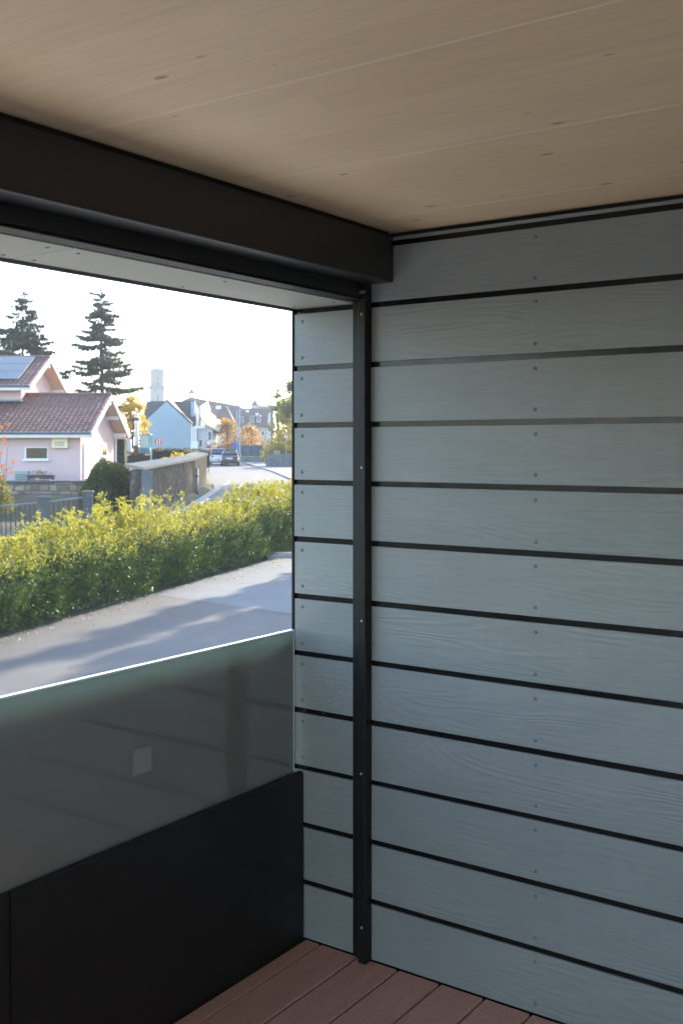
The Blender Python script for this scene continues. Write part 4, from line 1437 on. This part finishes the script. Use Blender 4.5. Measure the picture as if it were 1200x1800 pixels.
# street lamps
for k, (px_, y_, ty, ax_, lab) in enumerate(((421, 103, 692, -16, 'tall street lamp with a curved arm above the road'), (416.5, 106, 722, -19, 'shorter street lamp pole just left of the tall one'))):
    X_ = PX(px_, 0, y_).x
    lp = thing('street_lamp', lab, 'street lamp', (X_, y_, gz(y_)), 0, 'street lamps beyond the parked cars')
    zt = PX(0, ty, y_).z - gz(y_)
    e = ax_ / F * y_
    MB().tube([(0, 0, -.1), (0, 0, 1.2), (0, 0, 1.25), (0, 0, zt)], [.11, .11, .08, .06], 8).build('pole', M['lamp_metal'], lp)
    arc = [(e * (1 - math.cos(t)) * .6 if False else e * .55 * (1 - math.cos(t)), 0, zt + .42 * math.sin(t)) for t in np.linspace(0, math.pi * .55, 9)]
    arm = MB().tube(arc, .035, 6).build('arm', M['lamp_metal'], lp)
    ex, _, ez = arc[-1]
    MB().hexa([(ex + e * .45, -.1, ez - .06), (ex, -.1, ez - .06), (ex, .1, ez - .06), (ex + e * .45, .1, ez - .06), (ex + e * .42, -.07, ez + .03), (ex, -.07, ez + .05), (ex, .07, ez + .05), (ex + e * .42, .07, ez + .03)]).build('lamp_head', M['lamp_metal'], lp)
ps = thing('blue_sign', 'small square blue sign on the shorter lamp pole', 'road sign', (PX(413, 0, 105.6).x, 105.6, PX(0, 783, 105.6).z))
MB().box(-.24, .24, -.02, 0, -.3, .3).build('plate', M['blue_sign'], ps)
MB().box(-.2, .2, .0, .03, -.05, .05).build('bracket', M['lamp_metal'], ps)

# blue mesh fence and low wall beyond the cars
bf = thing('blue_fence', 'blue grey mesh fence beyond the parked cars', 'fence', (PX(436, 0, 112).x, 112, 1.6))
x0, x1 = PX(410, 0, 112).x - bf.location.x, PX(461, 0, 112).x - bf.location.x
for i in range(5):
    xx = x0 + (x1 - x0) * i / 4
    MB().box(xx - .05, xx + .05, -.05, .05, -.2, 1.95 if i < 4 else 2.2).build('post', M['blue_net'], bf)
for i in range(4):
    a, b = x0 + (x1 - x0) * i / 4 + .06, x0 + (x1 - x0) * (i + 1) / 4 - .06
    mb = MB()
    for z in (.75, 1.1, 1.45, 1.8): mb.box(a, b, -.02, .02, z, z + .05)
    nbar = 12
    for q in range(nbar): mb.box(a + (b - a) * q / nbar, a + (b - a) * q / nbar + .075, -.015, .015, .7, 1.82)
    mb.build('mesh_panel', M['blue_net'], bf)
lw = thing('low_wall', 'low pale wall under the blue mesh fence', 'wall', (PX(436, 0, 111).x, 111, 1.6))
for i in range(3):
    MB().box(x0 + (x1 - x0) * i / 3 + .02, x0 + (x1 - x0) * (i + 1) / 3 - .02, 0, .3, -.2, .62).build('wall_panel', M['concrete_grey'], lw, bevel=.02)
grass_tuft('verge_grass', 'green lawn behind the blue mesh fence', PX(425, 0, 116).x, PX(470, 0, 116).x, 112.6, 121, 5000, lambda a, b: 2.0 + (b - 112) * .02, .3, 22)


# ------------------------------------------------------------------ cars
def car(label, paint, loc, rz, L_=4.4, W_=1.8, H_=1.45):
    root = thing('parked_car', label, 'car', loc, rz, 'cars parked on the far road')
    # body: sections along y (rear at -y towards the camera)
    def loft(secs, name, m, par):
        vs, fs = [], []
        for (y, hw, z0, z1, tw) in secs:
            vs += [(-hw, y, z0 + .12), (-hw * .96, y, z0), (hw * .96, y, z0), (hw, y, z0 + .12), (hw, y, (z0 + z1) * .5), (hw * tw, y, z1), (-hw * tw, y, z1), (-hw, y, (z0 + z1) * .5)]
        n_ = len(secs)
        for i in range(n_ - 1):
            for k in range(8):
                fs.append((i * 8 + k, i * 8 + (k + 1) % 8, (i + 1) * 8 + (k + 1) % 8, (i + 1) * 8 + k))
        fs.append(tuple(range(8))[::-1]); fs.append(tuple(range((n_ - 1) * 8, n_ * 8)))
        mb = MB(); mb.add(vs, fs)
        return mb.build(name, m, par, True, .04, 2)
    h = L_ / 2
    loft([(-h, W_ * .44, .32, .86, .9), (-h + .25, W_ * .5, .2, .98, .93), (-h + 1.1, W_ * .5, .2, 1.0, .95), (h - 1.3, W_ * .5, .2, .98, .93), (h - .25, W_ * .49, .2, .82, .9), (h, W_ * .42, .32, .66, .86)], 'body', paint, root)
    loft([(-h + .35, W_ * .40, .93, .98, .95), (-h + .95, W_ * .44, .93, H_ - .05, .80), (-h + 1.7, W_ * .445, .93, H_, .82), (h - 1.9, W_ * .44, .93, H_ - .04, .8), (h - 1.15, W_ * .41, .93, .98, .95)], 'cabin', M['car_glass'], root)
    MB().hexa([(-W_ * .345, -h + 1.0, H_ - .045), (W_ * .345, -h + 1.0, H_ - .045), (W_ * .34, h - 1.95, H_ - .03), (-W_ * .34, h - 1.95, H_ - .03),
               (-W_ * .34, -h + 1.0, H_ + .01), (W_ * .34, -h + 1.0, H_ + .01), (W_ * .33, h - 1.95, H_ + .015), (-W_ * .33, h - 1.95, H_ + .015)]).build('roof_panel', paint, root, bevel=.03)
    for sx in (-1, 1):
        MB().hexa([(sx * W_ * .45, -h + .0, .72), (sx * W_ * .28, -h - .03, .72), (sx * W_ * .28, -h + .1, .72), (sx * W_ * .46, -h + .2, .72),
                   (sx * W_ * .45, -h + .0, .87), (sx * W_ * .28, -h - .03, .87), (sx * W_ * .28, -h + .1, .87), (sx * W_ * .46, -h + .2, .87)]).build('tail_light', M['tail_light'], root)
        MB().box(sx * W_ * .5, sx * (W_ * .5 + .16), h - 1.55, h - 1.42, .95, 1.07).build('mirror', paint, root, bevel=.03)
    MB().box(-.26, .26, -h - .045, -h - .02, .62, .74).build('number_plate', M['white'], root)
    MB().box(-W_ * .45, W_ * .45, -h - .06, -h + .12, .3, .55).build('bumper', paint, root, bevel=.04)
    for sy in (-h + .85, h - .85):
        for sx in (-1, 1):
            wl = MB().tube([(sx * (W_ * .5 - .2), sy, .32), (sx * (W_ * .5 + .005), sy, .32)], .32, 16).build('wheel', M['tyre'], root, bevel=.03)
            MB().tube([(sx * (W_ * .5 + .004), sy, .32), (sx * (W_ * .5 + .012), sy, .32)], .2, 12).build('rim', M['steel'], wl)
    return root


car('black car parked with red tail lights towards the viewer', M['car_dark'], (PX(400.5, 0, 101).x, 103, gz(103)), .1, 4.5, 1.74)
car('pale blue car parked left of the black car', M['car_blue'], (PX(378, 0, 103).x, 105.5, gz(105)), .16, 4.3, 1.75, 1.6)

# ------------------------------------------------------------------ excavator and site signs
def excavator():
    Y = 74.0
    b = Vector((PX(243, 0, Y).x, Y, 2.18))
    root = thing('excavator', 'excavator with teal cab and raised white boom behind the concrete wall', 'excavator', b)
    k = Y / F
    Xp = lambda px_: (px_ - 243) * k
    Zp = lambda py_: EYE - (py_ - 785) * k - b.z
    for sy in (-.75, .75):
        t = MB()
        pts = [(-1.05, .0), (-1.2, .22), (-1.05, .48), (1.05, .48), (1.2, .22), (1.05, .0)]
        t.prism([(x_, sy - .22, z_) for x_, z_ in pts], (0, .44, 0))
        tr = t.build('track', M['tyre'], root, bevel=.04)
        for q in range(12):
            MB().box(-1.02 + q * .175, -.93 + q * .175, sy - .24, sy + .24, .482, .52).build('track_plate', M['rust'], tr)
    MB().tube([(0, 0, .3), (0, 0, .62)], .5, 16).build('turntable', M['rust'], root)
    MB().box(Xp(219), Xp(268), -.85, .85, .6, .74).build('platform', M['tan'], root, bevel=.03)
    MB().box(Xp(219.5), Xp(234), -.8, .8, .745, Zp(773)).build('engine_cover', M['machine_white'], root, bevel=.08)
    MB().tube([(Xp(230), .2, Zp(773)), (Xp(230), .2, Zp(766))], .05, 8).build('exhaust', M['rust'], root)
    # cab
    x0, x1, z0, z1 = Xp(249), Xp(267), .745, Zp(765)
    cabm = MB()
    for xx in (x0, x1 - .06):
        for yy in (-.8, .1):
            cabm.box(xx, xx + .06, yy, yy + .06, z0, z1)
    cabm.box(x0, x1, -.8, .16, z0 - .0, z0 + .28)
    cabm.box(x0 - .02, x1 + .02, -.84, .2, z1, z1 + .07)
    cab = cabm.build('cab', M['teal'], root, bevel=.02)
    MB().box(x0 + .065, x1 - .065, -.78, -.76, z0 + .3, z1 - .02).build('windscreen', M['cab_glass'], cab)
    MB().box(x0 + .065, x1 - .065, .12, .14, z0 + .3, z1 - .02).build('rear_window', M['cab_glass'], cab)
    MB().box(x0 + .2, x1 - .2, -.4, .0, z0 + .29, z0 + .75).build('seat', M['teal'], cab, bevel=.05)
    # boom: knuckle low in front, long white arm upright
    MB().box(Xp(241), Xp(248), -1.25, -.7, .5, Zp(783)).build('boom_bracket', M['rust'], root, bevel=.03)
    MB().hexa([(Xp(242), -1.15, Zp(786)), (Xp(248.5), -1.15, Zp(786)), (Xp(248.5), -.85, Zp(786)), (Xp(242), -.85, Zp(786)),
               (Xp(243), -1.1, Zp(727)), (Xp(247.5), -1.1, Zp(727)), (Xp(247.5), -.85, Zp(727)), (Xp(243), -.85, Zp(727))]).build('boom', M['machine_white'], root, bevel=.03)
    MB().tube([(Xp(240), -1.0, Zp(738)), (Xp(238), -.95, Zp(789))], .06, 8).build('hydraulic_cylinder', M['iron'], root)
    MB().box(Xp(239), Xp(248.5), -1.12, -.83, Zp(740), Zp(735)).build('boom_pin', M['iron'], root, bevel=.02)


excavator()
st = thing('site_container', 'small white tool box beside the excavator cab', 'tool box', (PX(273, 0, 73).x, 73, 2.18))
MB().box(-.28, .28, -.3, .3, 0, .78).build('box', M['machine_white'], st, bevel=.03)
MB().box(-.3, .3, -.32, .32, .78, .84).build('lid', M['white'], st, bevel=.02)
sb = thing('barrier_sign', 'red and white striped site barrier boards right of the excavator', 'barrier', (PX(279, 0, 76).x, 76, 2.2))
for (z0, z1) in ((PX(0, 780, 76).z, PX(0, 771, 76).z), (PX(0, 795, 76).z, PX(0, 787, 76).z)):
    bb = MB().box(-.24, .24, -.04, 0, z0 - 2.2, z1 - 2.2).build('board', M['red'], sb)
    for q in (-.12, .06):
        MB().box(q, q + .06, -.046, -.042, z0 - 2.19, z1 - 2.21).build('stripe', M['white'], bb)
for sx in (-.2, .2):
    MB().box(sx - .03, sx + .03, .002, .05, -.2, 1.65).build('post', M['rail_grey'], sb)
tm = thing('traffic_mirror', 'round grey traffic mirror above a red and white board at the wall end', 'traffic mirror', (PX(367, 0, 84).x, 84, 1.2))
zc2 = PX(0, 779, 84).z - 1.2
MB().tube([(0, 0, -.2), (0, 0, zc2)], .04, 8).build('pole', M['rail_grey'], tm)
MB().tube([(0, -.10, zc2), (0, -.03, zc2)], .26, 18).build('mirror_rim', M['zinc'], tm)
MB().tube([(0, -.12, zc2), (0, -.1, zc2)], [.16, .22], 18).build('mirror_face', M['steel'], tm)
bb = MB().box(-.22, .22, -.08, -.045, zc2 - .62, zc2 - .28).build('board', M['red'], tm)
MB().box(-.22, .22, -.086, -.082, zc2 - .5, zc2 - .42).build('stripe', M['white'], bb)


# ------------------------------------------------------------------ far buildings
def gabled(name, label, x0, x1, Y, depth, zb, ze, zr, wall_m, roof_m, over=.3, axis='x', cat='house'):
    """axis x: ridge along x; axis y: ridge along the view, gable towards the viewer"""
    root = thing(name, label, cat, ((x0 + x1) / 2, Y + depth / 2, zb))
    o = Vector(root.location)
    y0, y1 = Y, Y + depth
    if axis == 'y':
        xm = (x0 + x1) / 2
        MB().prism([Vector(p) - o for p in ((x0, y0, zb - .5), (x1, y0, zb - .5), (x1, y0, ze), (xm, y0, zr), (x0, y0, ze))], (0, depth, 0)).build('wall', wall_m, root)
        s_ = (zr - ze) / (xm - x0)
        for xa, sg_ in ((x0 - over, -1), (x1 + over, 1)):
            p = [(xa, y0 - .04, ze - s_ * over + .05), (xm, y0 - .04, zr + .05), (xm, y1, zr + .05), (xa, y1, ze - s_ * over + .05)]
            MB().hexa([Vector(q) - o for q in p] + [Vector(q) - o + Vector((0, 0, .2)) for q in p]).build('roof', roof_m, root)
    else:
        ym = (y0 + y1) / 2
        MB().prism([Vector(p) - o for p in ((x0, y0, zb - .5), (x0, y1, zb - .5), (x0, y1, ze), (x0, ym, zr), (x0, y0, ze))], (x1 - x0, 0, 0)).build('wall', wall_m, root)
        s_ = (zr - ze) / (ym - y0)
        for ya in (y0 - over, y1 + over):
            p = [(x0 - over, ya, ze - s_ * over + .05), (x1 + over, ya, ze - s_ * over + .05), (x1 + over, ym, zr + .05), (x0 - over, ym, zr + .05)]
            MB().hexa([Vector(q) - o for q in p] + [Vector(q) - o + Vector((0, 0, .2)) for q in p]).build('roof', roof_m, root)
    return root, o


def far_window(root, o, xc, zc_, y, w_, h, m=None):
    f_ = MB().box(xc - w_ / 2 - o.x, xc + w_ / 2 - o.x, y - .06 - o.y, y - .01 - o.y, zc_ - h / 2 - o.z, zc_ + h / 2 - o.z).build('window', M['white'], root)
    MB().box(xc - w_ * .38 - o.x, xc + w_ * .38 - o.x, y - .075 - o.y, y - .062 - o.y, zc_ - h * .42 - o.z, zc_ + h * .42 - o.z).build('pane', m or M['opening'], f_)


# pale blue house: gable to the viewer, dark cross roof behind
Y = 128.0
ap, er = PX(292.5, 705, Y), PX(336.5, 746, Y)
bx0, bx1 = 2 * ap.x - er.x, er.x
root, o = gabled('blue_house', 'house with a big plain pale blue gable and dark roof', bx0, bx1, Y, 5, 1.9, er.z, ap.z, M['sky_blue_render'], M['roof_dark'], .04, 'y')
# cross roof
y0, y1, ym = Y + .8, Y + 10, Y + 5
za, zr = PX(0, 748, Y + 1).z, PX(0, 705, Y + 5).z
xa, xb = PX(247, 0, Y + 1).x, PX(346, 0, Y + 1).x
ra, rb = PX(258, 0, Y + 5).x, PX(343, 0, Y + 5).x
mb = MB()
mb.add([Vector(p) - o for p in ((xa, y0, za), (xb, y0, za), (xb, y1, za), (xa, y1, za), (ra, ym, zr), (rb, ym, zr))], [(0, 1, 5, 4), (1, 2, 5), (2, 3, 4, 5), (3, 0, 4), (0, 3, 2, 1)])
mb.build('cross_roof', M['roof_dark'], root)
MB().box(xa + .4 - o.x, xb - .3 - o.x, y0 + .5 - o.y, y1 - .5 - o.y, -.5, za - .01 - o.z).build('rear_wall', M['wall_white'], root)
c0, c1 = PX(336, 720, Y + 2.5), PX(342.5, 706, Y + 2.5)
ch = MB().box(c0.x - o.x, c1.x - o.x, 2.3 - 2.5, 2.9 - 2.5, c0.z - 1 - o.z, c1.z - o.z).build('chimney', M['sky_blue_render'], root, bevel=.03)
MB().box(c0.x - .06 - o.x, c1.x + .06 - o.x, 2.22 - 2.5, 2.98 - 2.5, c1.z - o.z, c1.z + .12 - o.z).build('chimney_cap', M['zinc'], ch)

# white house beside it: gable edge lit, tan roof falling to the right
Y = 122.0
a0, a1 = PX(337, 0, Y).x, PX(372, 0, Y).x
wh = thing('white_house', 'small white house with a tan roof right of the blue gable', 'house', ((a0 + a1) / 2, Y + 2, 1.8))
o = Vector(wh.location)
pw = PX(352, 715, Y)
ee = PX(385, 757, Y)
el = PX(345, 749, Y)
MB().prism([Vector(p) - o for p in ((PX(349, 0, Y).x, Y, 1.3), (PX(374, 0, Y).x, Y, 1.3), (PX(374, 0, Y).x, Y, PX(0, 753, Y).z), (PX(366, 0, Y).x, Y, PX(0, 747, Y).z), (PX(349, 0, Y).x, Y, PX(0, 750, Y).z))], (0, 4.5, 0)).build('wall', M['wall_white'], wh)
q = [Vector((pw.x, Y - .4, pw.z)), Vector((PX(354, 0, Y).x, Y - .4, PX(0, 733, Y).z)), Vector((PX(364, 0, Y).x, Y - .4, PX(0, 746, Y).z)), Vector((ee.x, Y - .4, ee.z))]
for a, b in zip(q, q[1:]):
    MB().hexa([a - o - Vector((0, 0, .16)), b - o - Vector((0, 0, .16)), b - o + Vector((0, 5.2, -.16)), a - o + Vector((0, 5.2, -.16)), a - o, b - o, b - o + Vector((.5, 5.2, 1.0)), a - o + Vector((.3, 5.2, .9))]).build('roof', M['roof_tan'], wh)
MB().hexa([Vector(p) - o for p in ((el.x, Y - .3, el.z), (PX(349, 0, Y).x, Y - .3, el.z), (PX(352, 0, Y).x, Y + .2, el.z), (el.x + .1, Y + .2, el.z), (pw.x - .16, Y - .3, pw.z), (pw.x + .16, Y - .3, pw.z), (pw.x + .2, Y + .2, pw.z), (pw.x - .1, Y + .2, pw.z))]).build('verge_board', M['fascia'], wh)
MB().box(PX(342, 0, Y).x - o.x, PX(361, 0, Y).x - o.x, -2.6, -2.3, PX(0, 753, Y).z - o.z, PX(0, 749.5, Y).z - o.z).build('porch_beam', M['white'], wh)
MB().box(PX(336.5, 0, Y).x - o.x, PX(349, 0, Y).x - o.x, -1.2, -1.0, -.5, PX(0, 751, Y).z - o.z).build('porch_wall', M['wall_rose'], wh)
for px_ in (338.5, 342, 345.5):
    xx = PX(px_, 0, Y).x - o.x
    MB().box(xx - .07, xx + .07, -2.55, -2.35, -.5, PX(0, 751, Y).z - o.z).build('porch_post', M['white'], wh)
MB().box(PX(336.5, 0, Y).x - o.x, PX(349, 0, Y).x - o.x, -2.6, -2.3, -.5, PX(0, 776, Y).z - o.z).build('porch_rail', M['white'], wh)
far_window(wh, o, PX(353.2, 0, Y).x, PX(0, 779, Y).z, Y, .36, .95)
far_window(wh, o, PX(369, 0, Y).x, PX(0, 766, Y).z, Y, .4, 1.1)

# church tower
Y = 450.0
k = Y / F
tw = thing('church_tower', 'pale square church tower with balcony rising above the blue house', 'tower', (PX(276, 0, Y).x, Y, 1.7), R(24))
zt = lambda py_: EYE - (py_ - 785) * k - 1.7
s0 = 4.75
MB().box(-s0 / 2 - .12, s0 / 2 + .12, -s0 / 2 - .12, s0 / 2 + .12, 0, zt(684)).build('shaft', M['tower'], tw)
MB().box(-s0 / 2 + .05, s0 / 2 - .05, -s0 / 2 + .05, s0 / 2 - .05, zt(683.4), zt(652)).build('belfry', M['tower'], tw)
bal_ = MB().box(-s0 / 2 - .62, s0 / 2 + .62, -s0 / 2 - .62, s0 / 2 + .62, zt(684), zt(682.6)).build('balcony', M['tower_dark'], tw)
rl = MB()
for t in np.linspace(-s0 / 2 - .55, s0 / 2 + .55, 14):
    for sgn in (-1, 1):
        rl.box(t - .05, t + .05, sgn * (s0 / 2 + .55) - .05, sgn * (s0 / 2 + .55) + .05, zt(682.6), zt(679))
        rl.box(sgn * (s0 / 2 + .55) - .05, sgn * (s0 / 2 + .55) + .05, t - .05, t + .05, zt(682.6), zt(679))
for sgn in (-1, 1):
    rl.box(-s0 / 2 - .6, s0 / 2 + .6, sgn * (s0 / 2 + .55) - .07, sgn * (s0 / 2 + .55) + .07, zt(679.3), zt(678.5))
    rl.box(sgn * (s0 / 2 + .55) - .07, sgn * (s0 / 2 + .55) + .07, -s0 / 2 - .4, s0 / 2 + .4, zt(679.3), zt(678.5))
rl.build('railing', M['tower_dark'], bal_)
MB().box(-s0 / 2 - .5, s0 / 2 + .5, -s0 / 2 - .5, s0 / 2 + .5, zt(652), zt(651)).build('cornice', M['tower'], tw)
MB().pyramid(-s0 / 2 - .55, s0 / 2 + .55, -s0 / 2 - .55, s0 / 2 + .55, zt(650.9), zt(645.2)).build('roof', M['tower_dark'], tw)
for za, h_, w_, outm in ((699, 2.4, .85, .13), (675, 1.6, .65, -.04), (665, 1.0, .75, -.04)):
    zc_ = zt(za)
    MB().box(-w_ / 2 - .2, w_ / 2 - .2, -s0 / 2 - outm - .08, -s0 / 2 - outm - .005, zc_ - h_ / 2, zc_ + h_ / 2).build('window', M['opening'], tw)
    MB().box(s0 / 2 + outm + .005, s0 / 2 + outm + .08, -w_ / 2, w_ / 2, zc_ - h_ / 2, zc_ + h_ / 2).build('window', M['opening'], tw)

# big hip roofed hall with lantern turret
Y = 230.0
hl = thing('hip_roof_hall', 'large grey hip roofed hall with a lantern turret behind the blue house', 'building', (PX(338, 0, Y).x, Y + 6, 1.7))
o = Vector(hl.location)
mb = MB()
ze, zr = PX(0, 747, Y).z, PX(0, 700, Y + 6).z
xa, xb = PX(262, 0, Y).x, PX(437, 0, Y).x
ra, rb = PX(330, 0, Y + 6).x, PX(346, 0, Y + 6).x
rc, rd = PX(374, 0, Y + 4), PX(300, 0, Y + 4)
zq = PX(0, 713, Y + 4).z
mb.add([Vector(p) - o for p in ((xa, Y, ze), (xb, Y, ze), (xb, Y + 14, ze), (xa, Y + 14, ze), (ra, Y + 6, zr), (rb, Y + 6, zr), (rc.x, Y + 5, zq), (rd.x, Y + 5, zq), (PX(418, 0, Y).x, Y + 5, zq))],
       [(0, 1, 8, 6, 5, 4, 7), (1, 2, 8), (2, 3, 7, 4, 5, 6, 8), (3, 0, 7)])
mb.build('roof', M['roof_brown'], hl)
MB().box(xa + .4 - o.x, xb - .4 - o.x, Y + .4 - o.y, Y + 13.5 - o.y, -.5, ze - o.z - .02).build('wall', M['wall_rose'], hl)
tx, ty = PX(337, 0, Y + 6).x - o.x, 0
Z = lambda py_: PX(0, py_, Y + 6).z - o.z
MB().box(tx - .62, tx + .62, -.62, .62, Z(703), Z(698)).build('turret_base', M['tower_dark'], hl)
lt = MB()
for sx in (-.48, .48):
    for sy in (-.48, .48):
        lt.box(tx + sx - .12, tx + sx + .12, sy - .12, sy + .12, Z(698), Z(691.5))
lt.build('lantern_posts', M['tower_dark'], hl)
MB().box(tx - .68, tx + .68, -.68, .68, Z(691.5), Z(690)).build('turret_eave', M['tower_dark'], hl)
MB().pyramid(tx - .62, tx + .62, -.62, .62, Z(690), Z(682)).build('turret_roof', M['tower_dark'], hl)
MB().tube([(tx, 0, Z(683)), (tx, 0, Z(679.5))], [.08, .02], 5).build('finial', M['tower_dark'], hl)
far_window(hl, o, PX(383.5, 0, Y).x, PX(0, 716, Y).z, Y + .6, 1.1, .7, M['cab_glass'])

# spire building
Y = 200.0
sp = thing('spire_building', 'white walled building under a steep brown pyramid roof', 'building', (PX(392.5, 0, Y).x, Y + 2, 1.7))
o = Vector(sp.location)
Z = lambda py_: PX(0, py_, Y).z - o.z
hw = 17.5 / F * Y
MB().box(-hw * .92, hw * .92, -hw * .92, hw * .92, -.5, Z(740)).build('wall', M['wall_white'], sp)
# flared pyramid roof
mb = MB()
rings = [(1.1, 741), (.86, 735), (.5, 722), (.0, 708)]
vs = []
for r_, py_ in rings[:-1]:
    vs += [(-hw * r_, -hw * r_, Z(py_)), (hw * r_, -hw * r_, Z(py_)), (hw * r_, hw * r_, Z(py_)), (-hw * r_, hw * r_, Z(py_))]
vs.append((0, 0, Z(708)))
fs = [(3, 2, 1, 0)] + [(i * 4 + k, i * 4 + (k + 1) % 4, (i + 1) * 4 + (k + 1) % 4, (i + 1) * 4 + k) for i in range(2) for k in range(4)] + [(8 + k, 8 + (k + 1) % 4, 12) for k in range(4)]
mb.add(vs, fs)
mb.build('roof', M['roof_brown'], sp)
MB().tube([(0, 0, Z(709)), (0, 0, Z(695))], [.07, .03], 5).build('finial', M['zinc'], sp)
MB().tube([(0, 0, Z(697.5)), (0, 0, Z(694.5))], .13, 6).build('finial_ball', M['zinc'], sp)
for dx in (-1, 0, 1):
    far_window(sp, o, o.x + dx * hw * .55, PX(0, 746, Y).z, Y + 2 - hw * .92, .55, .8)
MB().box(-hw * 1.1, hw * .6, -hw * 1.5, -hw * .93, Z(752), Z(748.5)).build('flat_eave', M['white'], sp)

# long building with dormers
Y = 205.0
root, o = gabled('long_building', 'long brown roofed building with white dormers right of the spire', PX(403, 0, Y).x, PX(475, 0, Y).x, Y, 9, 1.7, PX(0, 750, Y).z, PX(0, 720, Y + 4.5).z, M['wall_rose'], M['roof_brown'], .2)
for px_, py_ in ((425, 739), (443, 738), (455, 737)):
    c = PX(px_, py_, Y + 1.2)
    d = MB().box(c.x - .38 - o.x, c.x + .38 - o.x, c.y - .6 - o.y, c.y + 1.4 - o.y, c.z - .6 - o.z, c.z + .45 - o.z).build('dormer', M['wall_white'], root)
    MB().tube([(c.x - o.x, c.y - .65 - o.y, c.z + .42 - o.z), (c.x - o.x, c.y + 1.6 - o.y, c.z + .42 - o.z)], .44, 12).build('dormer_roof', M['zinc'], d)
    MB().box(c.x - .2 - o.x, c.x + .2 - o.x, c.y - .63 - o.y, c.y - .605 - o.y, c.z - .45 - o.z, c.z + .3 - o.z).build('pane', M['opening'], d)
for px_ in (418, 430, 440, 450, 462):
    far_window(root, o, PX(px_, 0, Y).x, PX(0, 762, Y).z, Y, .7, 1.1)
for px_, py_ in ((435, 723.5), (452, 729)):
    c = PX(px_, py_, Y + 3.4 if py_ < 726 else Y + 2.6)
    MB().rbox(c - o + Vector((0, -.15, .1)), .6, .08, .5, 0).build('skylight', M['cab_glass'], root)
c = PX(424, 722, Y + 4)
ch = MB().box(c.x - .3 - o.x, c.x + .3 - o.x, c.y - .3 - o.y, c.y + .3 - o.y, c.z - .6 - o.z, PX(0, 716, Y + 4).z - o.z).build('chimney', M['zinc'], root)
MB().hexa([Vector(p) - o for p in ((PX(467, 0, Y).x, Y - .6, 3), (PX(479, 0, Y).x, Y - .6, 3), (PX(479, 0, Y).x, Y - .5, 3), (PX(467, 0, Y).x, Y - .5, 3), (PX(472, 0, Y).x, Y - .6, PX(0, 728, Y).z), (PX(479, 0, Y).x, Y - .6, PX(0, 722, Y).z), (PX(479, 0, Y).x, Y - .5, PX(0, 722, Y).z), (PX(472, 0, Y).x, Y - .5, PX(0, 728, Y).z))]).build('end_wall', M['wall_white'], root)

# small turret house behind
Y = 262.0
tt = thing('turret_house', 'white turret with a small brown pyramid roof beyond the long roof', 'building', (PX(448, 0, Y).x, Y, 1.7))
o = Vector(tt.location)
Z = lambda py_: PX(0, py_, Y).z - o.z
hw = 6.2 / F * Y
MB().box(-hw, hw, -hw, hw, -.5, Z(713)).build('wall', M['wall_white'], tt)
MB().pyramid(-hw * 1.2, hw * 1.2, -hw * 1.2, hw * 1.2, Z(713), Z(702)).build('roof', M['roof_brown'], tt)
MB().tube([(0, 0, Z(703)), (0, 0, Z(699))], [.06, .02], 5).build('finial', M['zinc'], tt)
for dx in (-.45, .45):
    far_window(tt, o, o.x + dx * hw, PX(0, 716.5, Y).z, Y - hw, .4, .5)
MB().box(hw, hw + 3.6, -1, 2, -.5, Z(714)).build('side_wing', M['tower'], tt)
MB().box(hw, hw + 3.7, -1.1, 2.1, Z(714), Z(713.2)).build('wing_roof', M['tower_dark'], tt)

# ------------------------------------------------------------------ haze
hz = NG('haze_air')
hz.t.nodes.remove(hz.b)
pv = hz.n('VolumePrincipled')
pv.inputs['Color'].default_value = (.92, .95, 1, 1)
pv.inputs['Density'].default_value = .0006
pv.inputs['Anisotropy'].default_value = .0
hz.l(pv.outputs[0], hz.out.inputs['Volume'])
HAZE = MB().box(-420, 420, -120, 640, -1.2, 48).build('haze', hz.m)
tag(HAZE, kind='stuff')
